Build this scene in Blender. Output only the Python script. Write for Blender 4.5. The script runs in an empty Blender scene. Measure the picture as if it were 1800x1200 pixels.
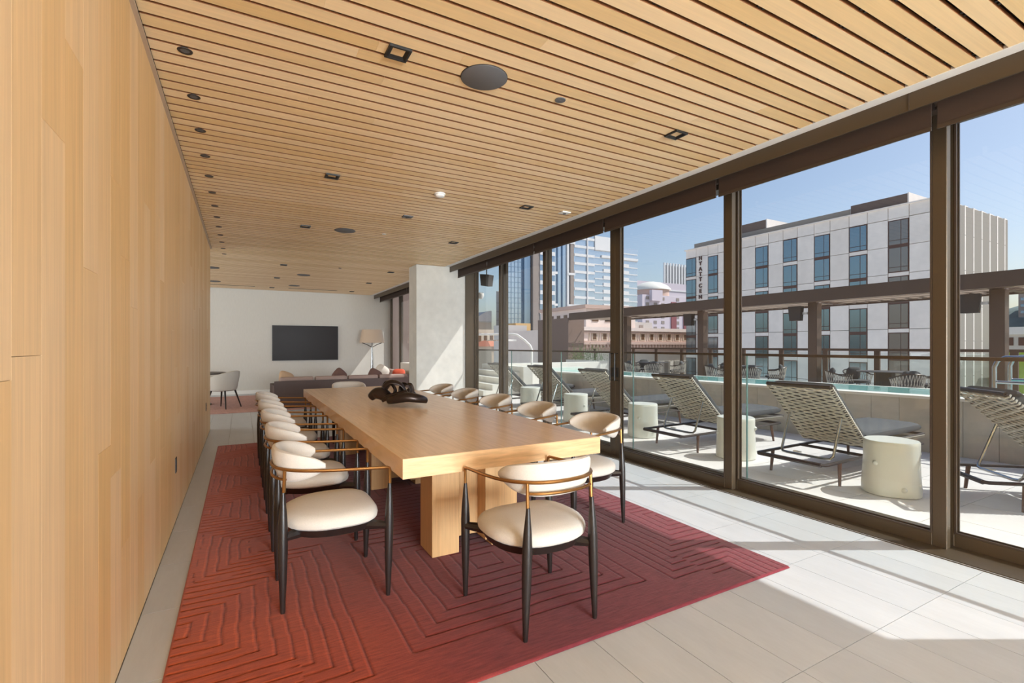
import bpy, math, random
import numpy as np
from mathutils import Vector, Matrix
R = random.Random(7)
PI = math.pi
sc = bpy.context.scene
C = sc.collection

# ---------------------------------------------------------------- camera
cam_d = bpy.data.cameras.new('camera'); cam = bpy.data.objects.new('camera', cam_d); C.objects.link(cam)
cam.location = (0, 0, 1.4); cam.rotation_euler = (PI/2, 0, -math.radians(28.97))
cam_d.sensor_width = 36; cam_d.lens = 36*858/1800; cam_d.shift_y = 7/1800; cam_d.clip_start = .02; cam_d.clip_end = 2000
sc.camera = cam
# ---------------------------------------------------------------- sky, sun, exposure
sc.view_settings.view_transform = 'Standard'; sc.view_settings.look = 'None'
sc.view_settings.exposure = 1.05; sc.view_settings.gamma = 1.0; sc.view_settings.use_curve_mapping = False
w = bpy.data.worlds.new('sky'); sc.world = w; w.use_nodes = True
nt = w.node_tree; bg = nt.nodes['Background']
sky = nt.nodes.new('ShaderNodeTexSky'); sky.sky_type = 'NISHITA'; sky.sun_disc = False
sky.sun_elevation = math.radians(50); sky.sun_rotation = math.radians(119); sky.altitude = 0
sky.air_density = 1.0; sky.dust_density = 2.2; sky.ozone_density = 1.6
nt.links.new(sky.outputs[0], bg.inputs[0]); bg.inputs[1].default_value = 0.074
SUN_TO = Vector((1, -.553, 1.36)).normalized()
sd = bpy.data.lights.new('sun', 'SUN'); sd.energy = 2.05; sd.angle = .009; sd.color = (1, .98, .95)
so = bpy.data.objects.new('sun', sd); C.objects.link(so); so.rotation_euler = SUN_TO.to_track_quat('Z', 'Y').to_euler(); so.location = (20, -11, 30)
ld_ = bpy.data.lights.new('added_lounge_fill', 'AREA'); ld_.shape = 'RECTANGLE'; ld_.size = 5.0; ld_.size_y = 2.6; ld_.energy = 98; ld_.color = (.88, .95, 1)  # added fill lamp by the unseen lounge wall; no window is built there
lo_ = bpy.data.objects.new('added_lounge_fill', ld_); C.objects.link(lo_); lo_.location = (-5.85, 12.3, 1.5); lo_.rotation_euler = (PI/2, 0, -PI/2)
wd_ = bpy.data.lights.new('added_rear_fill', 'AREA'); wd_.shape = 'RECTANGLE'; wd_.size = 3.9; wd_.size_y = 2.7; wd_.energy = 880; wd_.color = (.84, .93, 1)  # added fill lamp behind the camera, brightens the interior from the rear
wo = bpy.data.objects.new('added_rear_fill', wd_); C.objects.link(wo); wo.location = (1.9, -7.9, 1.5); wo.rotation_euler = (-PI/2-math.radians(24), 0, PI)
try:
    sc.cycles.transparent_max_bounces = 24
    sc.cycles.max_bounces = 10; sc.cycles.diffuse_bounces = 6
except Exception: pass

# ---------------------------------------------------------------- helpers
def lin(c):
    return tuple(((x/255)/12.92 if x/255 <= .04045 else ((x/255+.055)/1.055)**2.4) for x in c) + (1,)

class MB:
    def __init__(s): s.v = []; s.f = []
    def quad(s, a, b, c, d):
        n = len(s.v); s.v += [a, b, c, d]; s.f.append((n, n+1, n+2, n+3)); return s
    def box(s, x0, x1, y0, y1, z0, z1):
        n = len(s.v)
        s.v += [(x0,y0,z0),(x1,y0,z0),(x1,y1,z0),(x0,y1,z0),(x0,y0,z1),(x1,y0,z1),(x1,y1,z1),(x0,y1,z1)]
        s.f += [tuple(n+i for i in q) for q in ((0,3,2,1),(4,5,6,7),(0,1,5,4),(1,2,6,5),(2,3,7,6),(3,0,4,7))]
        return s
    def prism(s, poly, z0, z1):
        n = len(s.v); k = len(poly)
        s.v += [(p[0], p[1], z0) for p in poly] + [(p[0], p[1], z1) for p in poly]
        s.f.append(tuple(n+i for i in reversed(range(k)))); s.f.append(tuple(n+k+i for i in range(k)))
        for i in range(k):
            j = (i+1) % k; s.f.append((n+i, n+j, n+k+j, n+k+i))
        return s
    def loft(s, rings, caps=True, closed=True):
        n = len(s.v); k = len(rings[0])
        for r in rings: s.v += [tuple(p) for p in r]
        for a in range(len(rings)-1):
            for i in range(k if closed else k-1):
                j = (i+1) % k
                s.f.append((n+a*k+i, n+a*k+j, n+(a+1)*k+j, n+(a+1)*k+i))
        if caps:
            s.f.append(tuple(n+i for i in reversed(range(k)))); s.f.append(tuple(n+(len(rings)-1)*k+i for i in range(k)))
        return s
    def tube(s, pts, rad, k=8, closed=False, flat=1.0):
        pts = [Vector(p) for p in pts]; m = len(pts); rings = []
        up0 = None
        for i, p in enumerate(pts):
            if closed: t = pts[(i+1) % m]-pts[i-1]
            else: t = pts[min(i+1, m-1)]-pts[max(i-1, 0)]
            t.normalize()
            if up0 is None:
                up0 = Vector((0,0,1)) if abs(t.z) < .9 else Vector((1,0,0))
            a = t.cross(up0); a.normalize(); b = a.cross(t); b.normalize(); up0 = b
            r = rad[i] if isinstance(rad, (list, tuple)) else rad
            rings.append([p+a*math.cos(2*PI*q/k)*r+b*math.sin(2*PI*q/k)*r*flat for q in range(k)])
        if closed: rings.append(rings[0]); return s.loft(rings, caps=False)
        return s.loft(rings)
    def cyl(s, x, y, z0, z1, r, r1=None, k=20):
        r1 = r if r1 is None else r1
        return s.loft([[(x+rr*math.cos(2*PI*i/k), y+rr*math.sin(2*PI*i/k), z) for i in range(k)] for rr, z in ((r, z0), (r1, z1))])
    def lathe(s, prof, x=0, y=0, k=24):
        return s.loft([[(x+r*math.cos(2*PI*i/k), y+r*math.sin(2*PI*i/k), z) for i in range(k)] for r, z in prof])
    def build(s, name, mat, parent=None, smooth=False, loc=None):
        me = bpy.data.meshes.new(name); me.from_pydata([tuple(p) for p in s.v], [], s.f); me.update()
        if smooth:
            me.polygons.foreach_set('use_smooth', [True]*len(me.polygons))
            try: me.set_sharp_from_angle(angle=math.radians(38))
            except Exception: pass
        if mat: me.materials.append(mat)
        o = bpy.data.objects.new(name, me); C.objects.link(o)
        if parent: o.parent = parent
        if loc: o.location = loc
        return o
def bevel(o, wd=.004, seg=2):
    m = o.modifiers.new('bevel', 'BEVEL'); m.width = wd; m.segments = seg; m.limit_method = 'ANGLE'; return o
def thing(name, label, cat, loc=(0,0,0), rz=0, group=None):
    o = bpy.data.objects.new(name, None); C.objects.link(o); o.location = loc; o.rotation_euler = (0,0,rz); o.empty_display_size = .2
    if label: o['label'] = label
    if cat: o['category'] = cat
    if group: o['group'] = group
    return o
def tag(o, label, cat, group=None, kind=None):
    o['label'] = label; o['category'] = cat
    if group: o['group'] = group
    if kind: o['kind'] = kind
    return o
def struct(o): o['kind'] = 'structure'; return o
def dup(root, loc, rz=0, label=None, group=None, scale=None):
    def cp(o, par):
        c = o.copy(); C.objects.link(c); c.parent = par
        for ch in list(o.children): cp(ch, c)
        return c
    r = cp(root, None); r.location = loc; r.rotation_euler = (0,0,rz)
    if label: r['label'] = label
    if group: r['group'] = group
    return r
UNIT = {}
def piece(name, mat, parent, x0, x1, y0, y1, z0, z1):
    "a box piece sharing one unit mesh per material"
    if mat.name not in UNIT:
        o = MB().box(-.5, .5, -.5, .5, -.5, .5).build(name, mat); UNIT[mat.name] = o.data
    else:
        o = bpy.data.objects.new(name, UNIT[mat.name]); C.objects.link(o)
    o.location = ((x0+x1)/2, (y0+y1)/2, (z0+z1)/2); o.scale = (x1-x0, y1-y0, z1-z0)
    if parent: o.parent = parent
    return o

# ---------------------------------------------------------------- materials
def mat(name, col, rough=.5, metal=0, spec=.5, noise=None, bump=None, rnd=0, streak=None, sheen=0):
    """noise=(scale, amount[, stretch xyz]); bump=(scale, strength[, stretch]); rnd = per object value shift"""
    m = bpy.data.materials.new(name); m.use_nodes = True; n = m.node_tree.nodes; L = m.node_tree.links
    b = n['Principled BSDF']; col = lin(col) if max(col) > 1 else tuple(col)+(1,)
    b.inputs['Base Color'].default_value = col; b.inputs['Roughness'].default_value = rough
    b.inputs['Metallic'].default_value = metal; b.inputs['Specular IOR Level'].default_value = spec
    if sheen: b.inputs['Sheen Weight'].default_value = sheen
    geo = n.new('ShaderNodeNewGeometry'); info = n.new('ShaderNodeObjectInfo')
    def coords(st, off=True):
        mp = n.new('ShaderNodeMapping'); mp.inputs['Scale'].default_value = st
        L.new(geo.outputs['Position'], mp.inputs['Vector'])
        if off and rnd:
            mu = n.new('ShaderNodeMath'); mu.operation = 'MULTIPLY'; mu.inputs[1].default_value = 37.0
            L.new(info.outputs['Random'], mu.inputs[0])
            cb = n.new('ShaderNodeCombineXYZ')
            for i in range(3): L.new(mu.outputs[0], cb.inputs[i])
            L.new(cb.outputs[0], mp.inputs['Location'])
        return mp.outputs[0]
    val = None
    def add(sock):
        nonlocal val
        if val is None: val = sock
        else:
            a = n.new('ShaderNodeMath'); a.operation = 'MULTIPLY'; L.new(val, a.inputs[0]); L.new(sock, a.inputs[1]); val = a.outputs[0]
    def rng(sock, lo, hi):
        r = n.new('ShaderNodeMapRange'); r.inputs['From Min'].default_value = .25; r.inputs['From Max'].default_value = .75
        r.inputs['To Min'].default_value = lo; r.inputs['To Max'].default_value = hi; L.new(sock, r.inputs[0]); return r.outputs[0]
    for nz in ([noise] if noise and not isinstance(noise, list) else (noise or [])):
        t = n.new('ShaderNodeTexNoise'); t.inputs['Scale'].default_value = nz[0]; t.inputs['Detail'].default_value = 4
        L.new(coords(nz[2] if len(nz) > 2 else (1,1,1)), t.inputs['Vector']); add(rng(t.outputs[0], 1-nz[1], 1+nz[1]))
    if rnd:
        r = n.new('ShaderNodeMapRange'); r.inputs['To Min'].default_value = 1-rnd; r.inputs['To Max'].default_value = 1+rnd*.6
        L.new(info.outputs['Random'], r.inputs[0]); add(r.outputs[0])
    if val is not None:
        hs = n.new('ShaderNodeHueSaturation'); hs.inputs['Color'].default_value = col; L.new(val, hs.inputs['Value'])
        L.new(hs.outputs[0], b.inputs['Base Color'])
        if rnd:
            r2 = n.new('ShaderNodeMapRange'); r2.inputs['To Min'].default_value = 1.12; r2.inputs['To Max'].default_value = .9
            L.new(info.outputs['Random'], r2.inputs[0]); L.new(r2.outputs[0], hs.inputs['Saturation'])
    if bump:
        t = n.new('ShaderNodeTexNoise'); t.inputs['Scale'].default_value = bump[0]; t.inputs['Detail'].default_value = 3
        L.new(coords(bump[2] if len(bump) > 2 else (1,1,1)), t.inputs['Vector'])
        bp = n.new('ShaderNodeBump'); bp.inputs['Strength'].default_value = bump[1]; bp.inputs['Distance'].default_value = .002
        L.new(t.outputs[0], bp.inputs['Height']); L.new(bp.outputs[0], b.inputs['Normal'])
    return m
def glass(name, tint, base=.014, rough=.0, power=.55):
    m = bpy.data.materials.new(name); m.use_nodes = True; n = m.node_tree.nodes; L = m.node_tree.links
    n.remove(n['Principled BSDF']); out = n['Material Output']
    tr = n.new('ShaderNodeBsdfTransparent'); tr.inputs[0].default_value = tint + (1,)
    gl = n.new('ShaderNodeBsdfGlossy'); gl.inputs['Roughness'].default_value = rough; gl.inputs[0].default_value = (1,1,1,1)
    lw = n.new('ShaderNodeLayerWeight'); lw.inputs[0].default_value = .5
    p = n.new('ShaderNodeMath'); p.operation = 'POWER'; p.inputs[1].default_value = 4.5; L.new(lw.outputs['Facing'], p.inputs[0])
    ma = n.new('ShaderNodeMath'); ma.operation = 'MULTIPLY_ADD'; ma.inputs[1].default_value = power; ma.inputs[2].default_value = base
    L.new(p.outputs[0], ma.inputs[0])
    mx = n.new('ShaderNodeMixShader'); L.new(ma.outputs[0], mx.inputs[0]); L.new(tr.outputs[0], mx.inputs[1]); L.new(gl.outputs[0], mx.inputs[2])
    L.new(mx.outputs[0], out.inputs[0]); return m
M = {}
M['board'] = mat('fir_wall_board', (234,196,146), .42, rnd=.06, noise=[(2.4,.09,(1,14,.45)),(9,.07,(1,18,.3))], spec=.35)
M['slat'] = mat('fir_ceiling_slat', (242,212,164), .4, rnd=.09, noise=[(3.0,.06,(.5,14,1)),(9,.04,(.35,16,1))], spec=.4)
M['slat_edge'] = mat('stained_slat_edge', (150,100,62), .6)
M['oak'] = mat('white_oak_veneer', (230,198,160), .25, noise=[(3,.08,(14,.5,3)),(12,.07,(20,.5,2))], spec=.45)
M['oak_leg'] = mat('white_oak_leg', (206,165,116), .4, noise=[(4,.1,(22,22,.6)),(13,.07,(18,18,.5))], spec=.4)
M['oak_end'] = mat('oak_end_grain', (212,174,130), .4, noise=[(4,.2,(1.3,1,11)),(14,.1,(1,1,14))], spec=.4)
M['tile'] = mat('grey_stone_tile', (187,191,196), .38, rnd=.03, noise=[(2.2,.05,(3,.7,1)),(14,.03,(5,.8,1))], spec=.4)
M['grout'] = mat('grey_grout', (150,146,140), .8)
M['plaster'] = mat('textured_wall_covering', (205,202,194), .85, noise=(40,.03,(1,1,.2)), bump=(60,.25,(1,1,.3)))
M['white'] = mat('white_paint', (232,230,225), .6)
M['concrete'] = mat('board_marked_concrete', (206,203,195), .75, noise=[(1.6,.09),(9,.05)], bump=(30,.2))
M['bronze'] = mat('bronze_anodised_metal', (84,72,57), .38, metal=.35, spec=.5)
M['bronze_d'] = mat('dark_bronze_metal', (78,66,56), .42, metal=.3)
M['shade'] = mat('brown_shade_fabric', (66,50,40), .8)
M['void'] = mat('dark_ceiling_void', (70,52,36), .9)
M['black'] = mat('black_metal', (24,22,21), .45)
M['fixture'] = mat('dark_bronze_fixture', (50,42,38), .5)
M['grey_cover'] = mat('grey_speaker_cover', (98,98,100), .6)
M['fabric'] = mat('cream_woven_fabric', (200,193,184), .9, noise=[(180,.06),(6,.03)], bump=(260,.3), sheen=.2)
M['ebony'] = mat('ebonised_wood', (36,29,27), .35, noise=(30,.15,(1,1,.2)))
M['brass'] = mat('aged_brass', (150,108,62), .32, metal=.85)
M['pane'] = glass('window_glass', (.99,.994,.99))
M['fence'] = glass('fence_glass', (.95,.978,.97), base=.02)
M['pane_edge'] = mat('green_glass_edge', (126,160,160), .2)
M['tv'] = mat('black_glossy_screen', (40,34,32), .38, spec=.12)
M['sculpt'] = mat('dark_bronze_patina', (52,40,34), .34, metal=.55, noise=(6,.3))
M['sofa'] = mat('dark_brown_leather_back', (84,66,62), .6, noise=(10,.05,(1,1,.2)))
M['mauve'] = mat('mauve_upholstery', (168,146,138), .85, bump=(200,.2))
M['beige_p'] = mat('beige_pillow_fabric', (200,170,140), .9)
M['brown_p'] = mat('brown_pillow_fabric', (110,82,74), .9)
M['white_p'] = mat('white_pillow_fabric', (226,220,212), .9)
M['red_p'] = mat('coral_pillow_fabric', (214,96,70), .9)
M['tub'] = mat('pale_grey_upholstery', (190,185,176), .9)
M['linen'] = mat('linen_lampshade', (214,194,172), .8)
M['chrome'] = mat('brushed_steel', (190,192,194), .25, metal=1)
M['deck'] = mat('terrace_paver', (226,220,216), .7, rnd=.03, noise=[(3,.04),(25,.03)])
M['poolwall'] = mat('travertine_tile', (196,190,178), .6, rnd=.05, noise=[(3,.09,(1,1,2)),(14,.05)])
M['coping'] = mat('white_stone_coping', (232,228,218), .6)
M['water'] = mat('pool_water', (120,190,184), .06, spec=.6, bump=(14,.25))
M['rope'] = mat('grey_beige_rope', (204,198,186), .8, noise=(60,.12))
M['lframe'] = mat('dark_brown_frame', (70,62,58), .4, metal=.2)
M['lleg'] = mat('brown_teak_leg', (104,78,66), .55)
M['cushion'] = mat('charcoal_outdoor_fabric', (86,87,89), .9, bump=(150,.2))
M['stump'] = mat('glazed_white_ceramic', (222,222,212), .3, noise=(4,.03))
M['speaker'] = mat('dark_speaker_box', (64,56,52), .55)
M['pergola'] = mat('brown_pergola_metal', (92,74,62), .45, metal=.15)
M['louver'] = mat('pale_pergola_louver', (166,150,134), .5)
M['dwall'] = mat('brown_metal_panel', (128,108,98), .6)
M['htable'] = mat('dark_grey_table', (78,72,68), .5)
M['leaf'] = mat('green_leaves', (96,132,60), .6, rnd=.2)
M['trim_l'] = mat('pale_metal_trim', (196,178,160), .4, metal=.3)
M['pinkrug'] = mat('faded_rose_rug', (186,146,138), .95, noise=[(9,.14),(40,.18)])

# rug
def rug_mat():
    m = bpy.data.materials.new('rust_to_plum_rug'); m.use_nodes = True; n = m.node_tree.nodes; L = m.node_tree.links
    b = n['Principled BSDF']; b.inputs['Roughness'].default_value = .95; b.inputs['Specular IOR Level'].default_value = .1
    b.inputs['Sheen Weight'].default_value = .22; b.inputs['Sheen Roughness'].default_value = .4
    geo = n.new('ShaderNodeNewGeometry'); sep = n.new('ShaderNodeSeparateXYZ'); L.new(geo.outputs['Position'], sep.inputs[0])
    nz = n.new('ShaderNodeTexNoise'); nz.inputs['Scale'].default_value = 1.6; nz.inputs['Detail'].default_value = 3
    L.new(geo.outputs['Position'], nz.inputs['Vector'])
    a = n.new('ShaderNodeMath'); a.operation = 'MULTIPLY_ADD'; a.inputs[1].default_value = .9; L.new(nz.outputs[0], a.inputs[0]); L.new(sep.outputs[0], a.inputs[2])
    mr = n.new('ShaderNodeMapRange'); mr.inputs['From Min'].default_value = .1; mr.inputs['From Max'].default_value = 1.75; L.new(a.outputs[0], mr.inputs[0])
    cr = n.new('ShaderNodeValToRGB'); e = cr.color_ramp.elements
    e[0].position = 0; e[0].color = lin((174,78,36)); e[1].position = 1; e[1].color = lin((112,48,56))
    x = cr.color_ramp.elements.new(.55); x.color = lin((144,62,46)); L.new(mr.outputs[0], cr.inputs[0])
    at = n.new('ShaderNodeAttribute'); at.attribute_name = 'groove'
    # short streaks of the hand-carved pile
    mp = n.new('ShaderNodeMapping'); mp.inputs['Scale'].default_value = (7, 60, 1); L.new(geo.outputs['Position'], mp.inputs[0])
    n2 = n.new('ShaderNodeTexNoise'); n2.inputs['Scale'].default_value = 1.5; n2.inputs['Detail'].default_value = 4; L.new(mp.outputs[0], n2.inputs[0])
    n3 = n.new('ShaderNodeTexNoise'); n3.inputs['Scale'].default_value = 240; L.new(geo.outputs['Position'], n3.inputs[0])
    m2 = n.new('ShaderNodeMapRange'); m2.inputs['From Min'].default_value = .3; m2.inputs['From Max'].default_value = .7
    m2.inputs['To Min'].default_value = .76; m2.inputs['To Max'].default_value = 1.2; L.new(n2.outputs[0], m2.inputs[0])
    m3 = n.new('ShaderNodeMapRange'); m3.inputs['From Min'].default_value = .3; m3.inputs['From Max'].default_value = .7
    m3.inputs['To Min'].default_value = .9; m3.inputs['To Max'].default_value = 1.1; L.new(n3.outputs[0], m3.inputs[0])
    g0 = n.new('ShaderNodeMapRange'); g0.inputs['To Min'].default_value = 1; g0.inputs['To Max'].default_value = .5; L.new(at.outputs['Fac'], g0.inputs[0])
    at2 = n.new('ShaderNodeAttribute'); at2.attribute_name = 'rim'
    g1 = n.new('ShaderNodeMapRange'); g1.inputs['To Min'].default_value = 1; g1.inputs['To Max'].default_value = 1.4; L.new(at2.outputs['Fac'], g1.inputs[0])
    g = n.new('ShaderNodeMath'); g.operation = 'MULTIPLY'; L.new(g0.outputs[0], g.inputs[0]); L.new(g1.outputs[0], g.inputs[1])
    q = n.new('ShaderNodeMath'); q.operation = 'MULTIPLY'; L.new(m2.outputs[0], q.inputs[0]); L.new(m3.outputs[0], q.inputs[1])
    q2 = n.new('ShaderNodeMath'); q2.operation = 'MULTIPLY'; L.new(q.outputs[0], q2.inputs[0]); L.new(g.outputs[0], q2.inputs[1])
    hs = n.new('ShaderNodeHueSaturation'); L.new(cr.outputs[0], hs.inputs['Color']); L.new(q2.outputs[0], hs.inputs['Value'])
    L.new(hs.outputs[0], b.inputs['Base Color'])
    bp = n.new('ShaderNodeBump'); bp.inputs['Strength'].default_value = .35; bp.inputs['Distance'].default_value = .002
    L.new(n3.outputs[0], bp.inputs['Height']); L.new(bp.outputs[0], b.inputs['Normal'])
    return m
M['rug'] = rug_mat()

# ================================================================ SETTING
CEIL = 3.03
RX0, RX1, RY0, RY1 = -.29, 3.02, 1.84, 7.87        # rug
fl = struct(MB().box(-6, 4.42, -8.2, 16.15, -.2, -.006).build('floor', M['grout']))
# stone tiles laid one by one where they can be told apart
gx0, gy0, TW, TL = 1.784, 1.23, .325, .64
far = MB()
for i in range(-25, 9):
    x0 = gx0+i*TW; x1 = x0+TW
    for j in range(-15, 25):
        y0 = gy0+j*TL; y1 = y0+TL
        a, b_, c, d = max(x0, -6), min(x1, 4.42), max(y0, -8.0), min(y1, 16.15)
        if b_-a < .02 or d-c < .02: continue
        if c < 9.54:
            a = max(a, -.459)
            if b_-a < .02: continue
        g = .0016
        if c < 9.4 and (c > -.7) and not (a > RX0+.02 and b_ < RX1-.02 and c > RY0+.02 and d < RY1-.02) and not (d < .6 and b_ < 1.0):
            piece('tile', M['tile'], fl, a+g, b_-g, c+g, d-g, -.006, 0)
        else: far.box(a+g, b_-g, c+g, d-g, -.006, 0)
fo = far.build('tile', M['tile'], fl); fo['kind'] = 'stuff'

ce = struct(MB().box(-6, 3.77, -8.2, 16.15, 3.11, 3.35).build('ceiling', M['void']))
PITCH = .114
ys = 1.02 + .5*(PITCH-.096)
k0 = -78
nsl = 0
for k in range(k0, 133):
    y0 = 1.02+.021+k*PITCH; y1 = y0+.093
    if y1 > 16.14: break
    xl = -6 if y0 > 9.55 else -.44
    if k < -4:
        piece('slat', M['slat'], ce, xl, 3.67, y0, y1, CEIL, CEIL+.022); continue
    if y0 < 5.6:
        cuts = [xl] + sorted(R.uniform(.2, 3.3) for _ in range(1 if k % 3 else 2)) + [3.67]
        if len(cuts) == 4 and cuts[2]-cuts[1] < .5: cuts = [xl, cuts[1], 3.67]
    else: cuts = [xl, 3.67]
    for a, b_ in zip(cuts, cuts[1:]):
        piece('slat', M['slat'], ce, a+.0004, b_-.0004, y0, y1, CEIL, CEIL+.022)
cl = MB()
for k in range(-4, 60):
    yg = 1.02+.009+k*PITCH
    for q in range(9):
        x = -.1+q*.46+(.02 if k % 2 else -.02)
        for dx in (0, .035): cl.box(x+dx, x+dx+.016, yg-.008, yg+.008, CEIL+.008, CEIL+.05)
o = cl.build('slat_clip', M['black'], ce); o['kind'] = 'stuff'
# ribs of the carrier rails seen between slats
rl = MB()
for q in range(9): rl.box(-.13+q*.46, -.08+q*.46, -1, 16.1, CEIL+.024, CEIL+.06)
rl.build('carrier_rail', M['void'], ce)

_sm = UNIT[M['slat'].name]; _sm.materials.append(M['slat_edge'])
for _p in _sm.polygons: _p.material_index = 0 if abs(_p.normal.z) > .5 or abs(_p.normal.x) > .5 else 1
wl = struct(MB().box(-.8, -.48, -8.2, 9.54, 0, 3.35).build('wall_left', M['board']))
y = -.2; col = 0
BW = .193
y = 1.528-9*BW
piece('board', M['board'], wl, -.482, -.4602, -8.0, y, .004, 3.012)
while y < 9.53:
    y1 = min(y+BW, 9.54)
    zs = [0.004]
    if col == 9: zs = [.004, 1.374]
    elif col == 10: zs = [.004, 2.0]
    elif col in (12, 13): zs = [.004, 1.66 if col == 12 else 1.0]
    else:
        z = R.uniform(.5, 2.6); zs.append(z)
        if z < 1.0 and R.random() < .5: zs.append(z+R.uniform(1.1, 1.6))
    zs.append(3.012)
    for a, b_ in zip(zs, zs[1:]):
        if b_-a > .02: piece('board', M['board'], wl, -.482, -.46+R.uniform(-.00008, .00008), y+.0003, y1-.0003, a+.0006, b_-.0006)
    y = y1; col += 1
struct(MB().box(-.47, -.440, -8, 9.54, 3.008, 3.022).build('trim_1', M['trim_l']))
struct(MB().box(3.67, 3.768, -8, 16.1, 3.028, 3.05).build('trim_2', M['white']))
struct(MB().box(-6, -.8, 9.3, 9.54, 0, 3.35).build('wall_return', M['plaster']))
struct(MB().box(-6.2, -6, 9.3, 16.3, 0, 3.35).build('wall_left_lounge', M['plaster']))
struct(MB().box(-6.2, 4.34, 16.1, 16.35, 0, 3.35).build('wall_far', M['plaster']))
struct(MB().box(-6, 4.2, 16.085, 16.1, 0, .1).build('baseboard_far', M['white']))
struct(MB().box(-.8, -.05, -8.4, -8.2, 0, 3.35).box(3.85, 4.5, -8.4, -8.2, 0, 3.35).box(-.05, 3.85, -8.4, -8.2, 2.85, 3.35).build('wall_back', M['plaster']))
struct(MB().box(4.2, 4.45, -8.2, .2, 0, 3.35).build('wall_right', M['bronze']))
col_ = struct(MB().box(3.06, 4.12, 9.48, 9.97, 0, 3.028).build('trim_3', M['concrete'])); bevel(col_, .006)
# header and fascia over the glass
hd = struct(MB().box(3.77, 3.785, -8.2, 16.1, 2.915, 3.2).build('trim_4', M['bronze']))
MB().box(3.766, 3.772, 1.515, 1.519, 2.915, 3.03).build('panel_joint', M['bronze_d'], hd)
struct(MB().box(3.785, 4.5, -8.2, 16.1, 3.02, 3.5).build('trim_5', M['bronze_d']))
struct(MB().box(4.12, 4.42, .2, 9.8, 3.0, 3.02).box(4.12, 4.42, 9.97, 16.1, 3.0, 3.02).build('trim_6', M['bronze_d']))
struct(MB().box(-6.2, 5.15, -8.5, 16.5, 3.5, 3.75).box(4.5, 5.15, -.35, 17, 3.33, 3.5).build('roof', M['bronze']))
struct(MB().box(4.05, 4.42, .2, 9.6, 0, .006).box(4.02, 4.03, .2, 9.6, 0, .004).build('trim_7', M['bronze']))
struct(MB().box(4.12, 4.42, 9.45, 9.99, .0, 3.02).build('trim_8', M['bronze']))

# sliding glass doors
panels = [(-.1, 1.56, 4.33), (1.48, 3.18, 4.22), (3.10, 4.79, 4.15), (4.79, 6.5, 4.15), (6.42, 8.14, 4.22), (8.06, 9.52, 4.33),
          (9.99, 11.6, 4.3), (11.6, 13.2, 4.22), (13.2, 14.8, 4.22), (14.8, 16.08, 4.3)]
for i, (a, b_, X) in enumerate(panels):
    p = struct(thing('window_%d' % (i+1), None, None, (X, a, 0)))
    W = b_-a; sw = .082; D = .055
    for n_, q in (('stile', (0, D, 0, sw, .005, 3.02)), ('stile', (0, D, W-sw, W, .005, 3.02)),
                  ('bottom_rail', (0, D, sw, W-sw, .005, .092)), ('top_rail', (0, D, sw, W-sw, 2.95, 3.02))):
        bevel(MB().box(*q).build(n_, M['bronze'], p), .003, 1)
    MB().box(D*.4, D*.6, sw-.01, W-sw+.01, .085, 2.96).build('pane', M['pane'], p)
    fr = MB()
    for s_ in (-.002, D-.008): fr.box(s_, s_+.01, sw, sw+.012, .092, 2.95).box(s_, s_+.01, W-sw-.012, W-sw, .092, 2.95).box(s_, s_+.01, sw+.012, W-sw-.012, .092, .104)
    fr.build('glazing_bead', M['bronze_d'], p)
    if i in (2, 3):
        yy = W-.045 if i == 2 else .045
        h = MB().tube([(-.002, yy, .96), (-.05, yy, .96), (-.05, yy, 1.3), (-.002, yy, 1.3)], .008, 8).build('handle', M['black'], p, True)
        MB().box(-.008, 0, yy-.018, yy+.018, 1.0, 1.12).build('lock_plate', M['black'], p)
bw = struct(thing('window_11', None, None, (-.05, -8.3, 0)))  # invented glazing out of view behind the camera, put in to light the interior
for a, b_ in ((0, .08), (1.27, 1.35), (2.54, 2.62), (3.82, 3.9)): MB().box(a, b_, -.03, .03, 0, 2.85).build('stile', M['bronze'], bw)
MB().box(.08, 3.82, -.03, .03, 0, .09).build('bottom_rail', M['bronze'], bw)
MB().box(.08, 3.82, -.004, .004, .09, 2.85).build('pane', M['pane'], bw)
# roller shades
shl = ['brown roller shade rolled up above the %s glass door panel' % s for s in ('nearest', 'second nearest', 'third nearest', 'fourth nearest', 'fifth nearest', 'farthest dining-side')]
for i in range(6):
    a = 1.45+1.66*(i-1)+.016; b_ = 1.45+1.66*i-.016
    if i == 5: b_ = 9.46
    t = thing('roller_shade', shl[i], 'roller shade', (3.95, a, 3.0), 0, 'roller shades over the glass doors')
    MB().box(-.002, .002, 0, b_-a, -.17, 0).build('shade_fabric', M['shade'], t)
    MB().tube([(.03, 0, -.03), (.03, b_-a, -.03)], .026, 10).build('shade_roll', M['shade'], t, True)
    MB().box(-.006, .006, 0, b_-a, -.195, -.17).build('hem_bar', M['bronze_d'], t)
for i, (a, b_) in enumerate(((10.0, 13.1), (13.13, 16.05))):
    t = thing('roller_shade', 'brown roller shade above the lounge window, %s the far wall' % ('away from' if i == 0 else 'next to'), 'roller shade', (3.95, a, 3.0), 0, 'roller shades over the lounge windows')
    MB().box(-.002, .002, 0, b_-a, -.17, 0).build('shade_fabric', M['shade'], t)
    MB().box(-.006, .006, 0, b_-a, -.195, -.17).build('hem_bar', M['bronze_d'], t)

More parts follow.
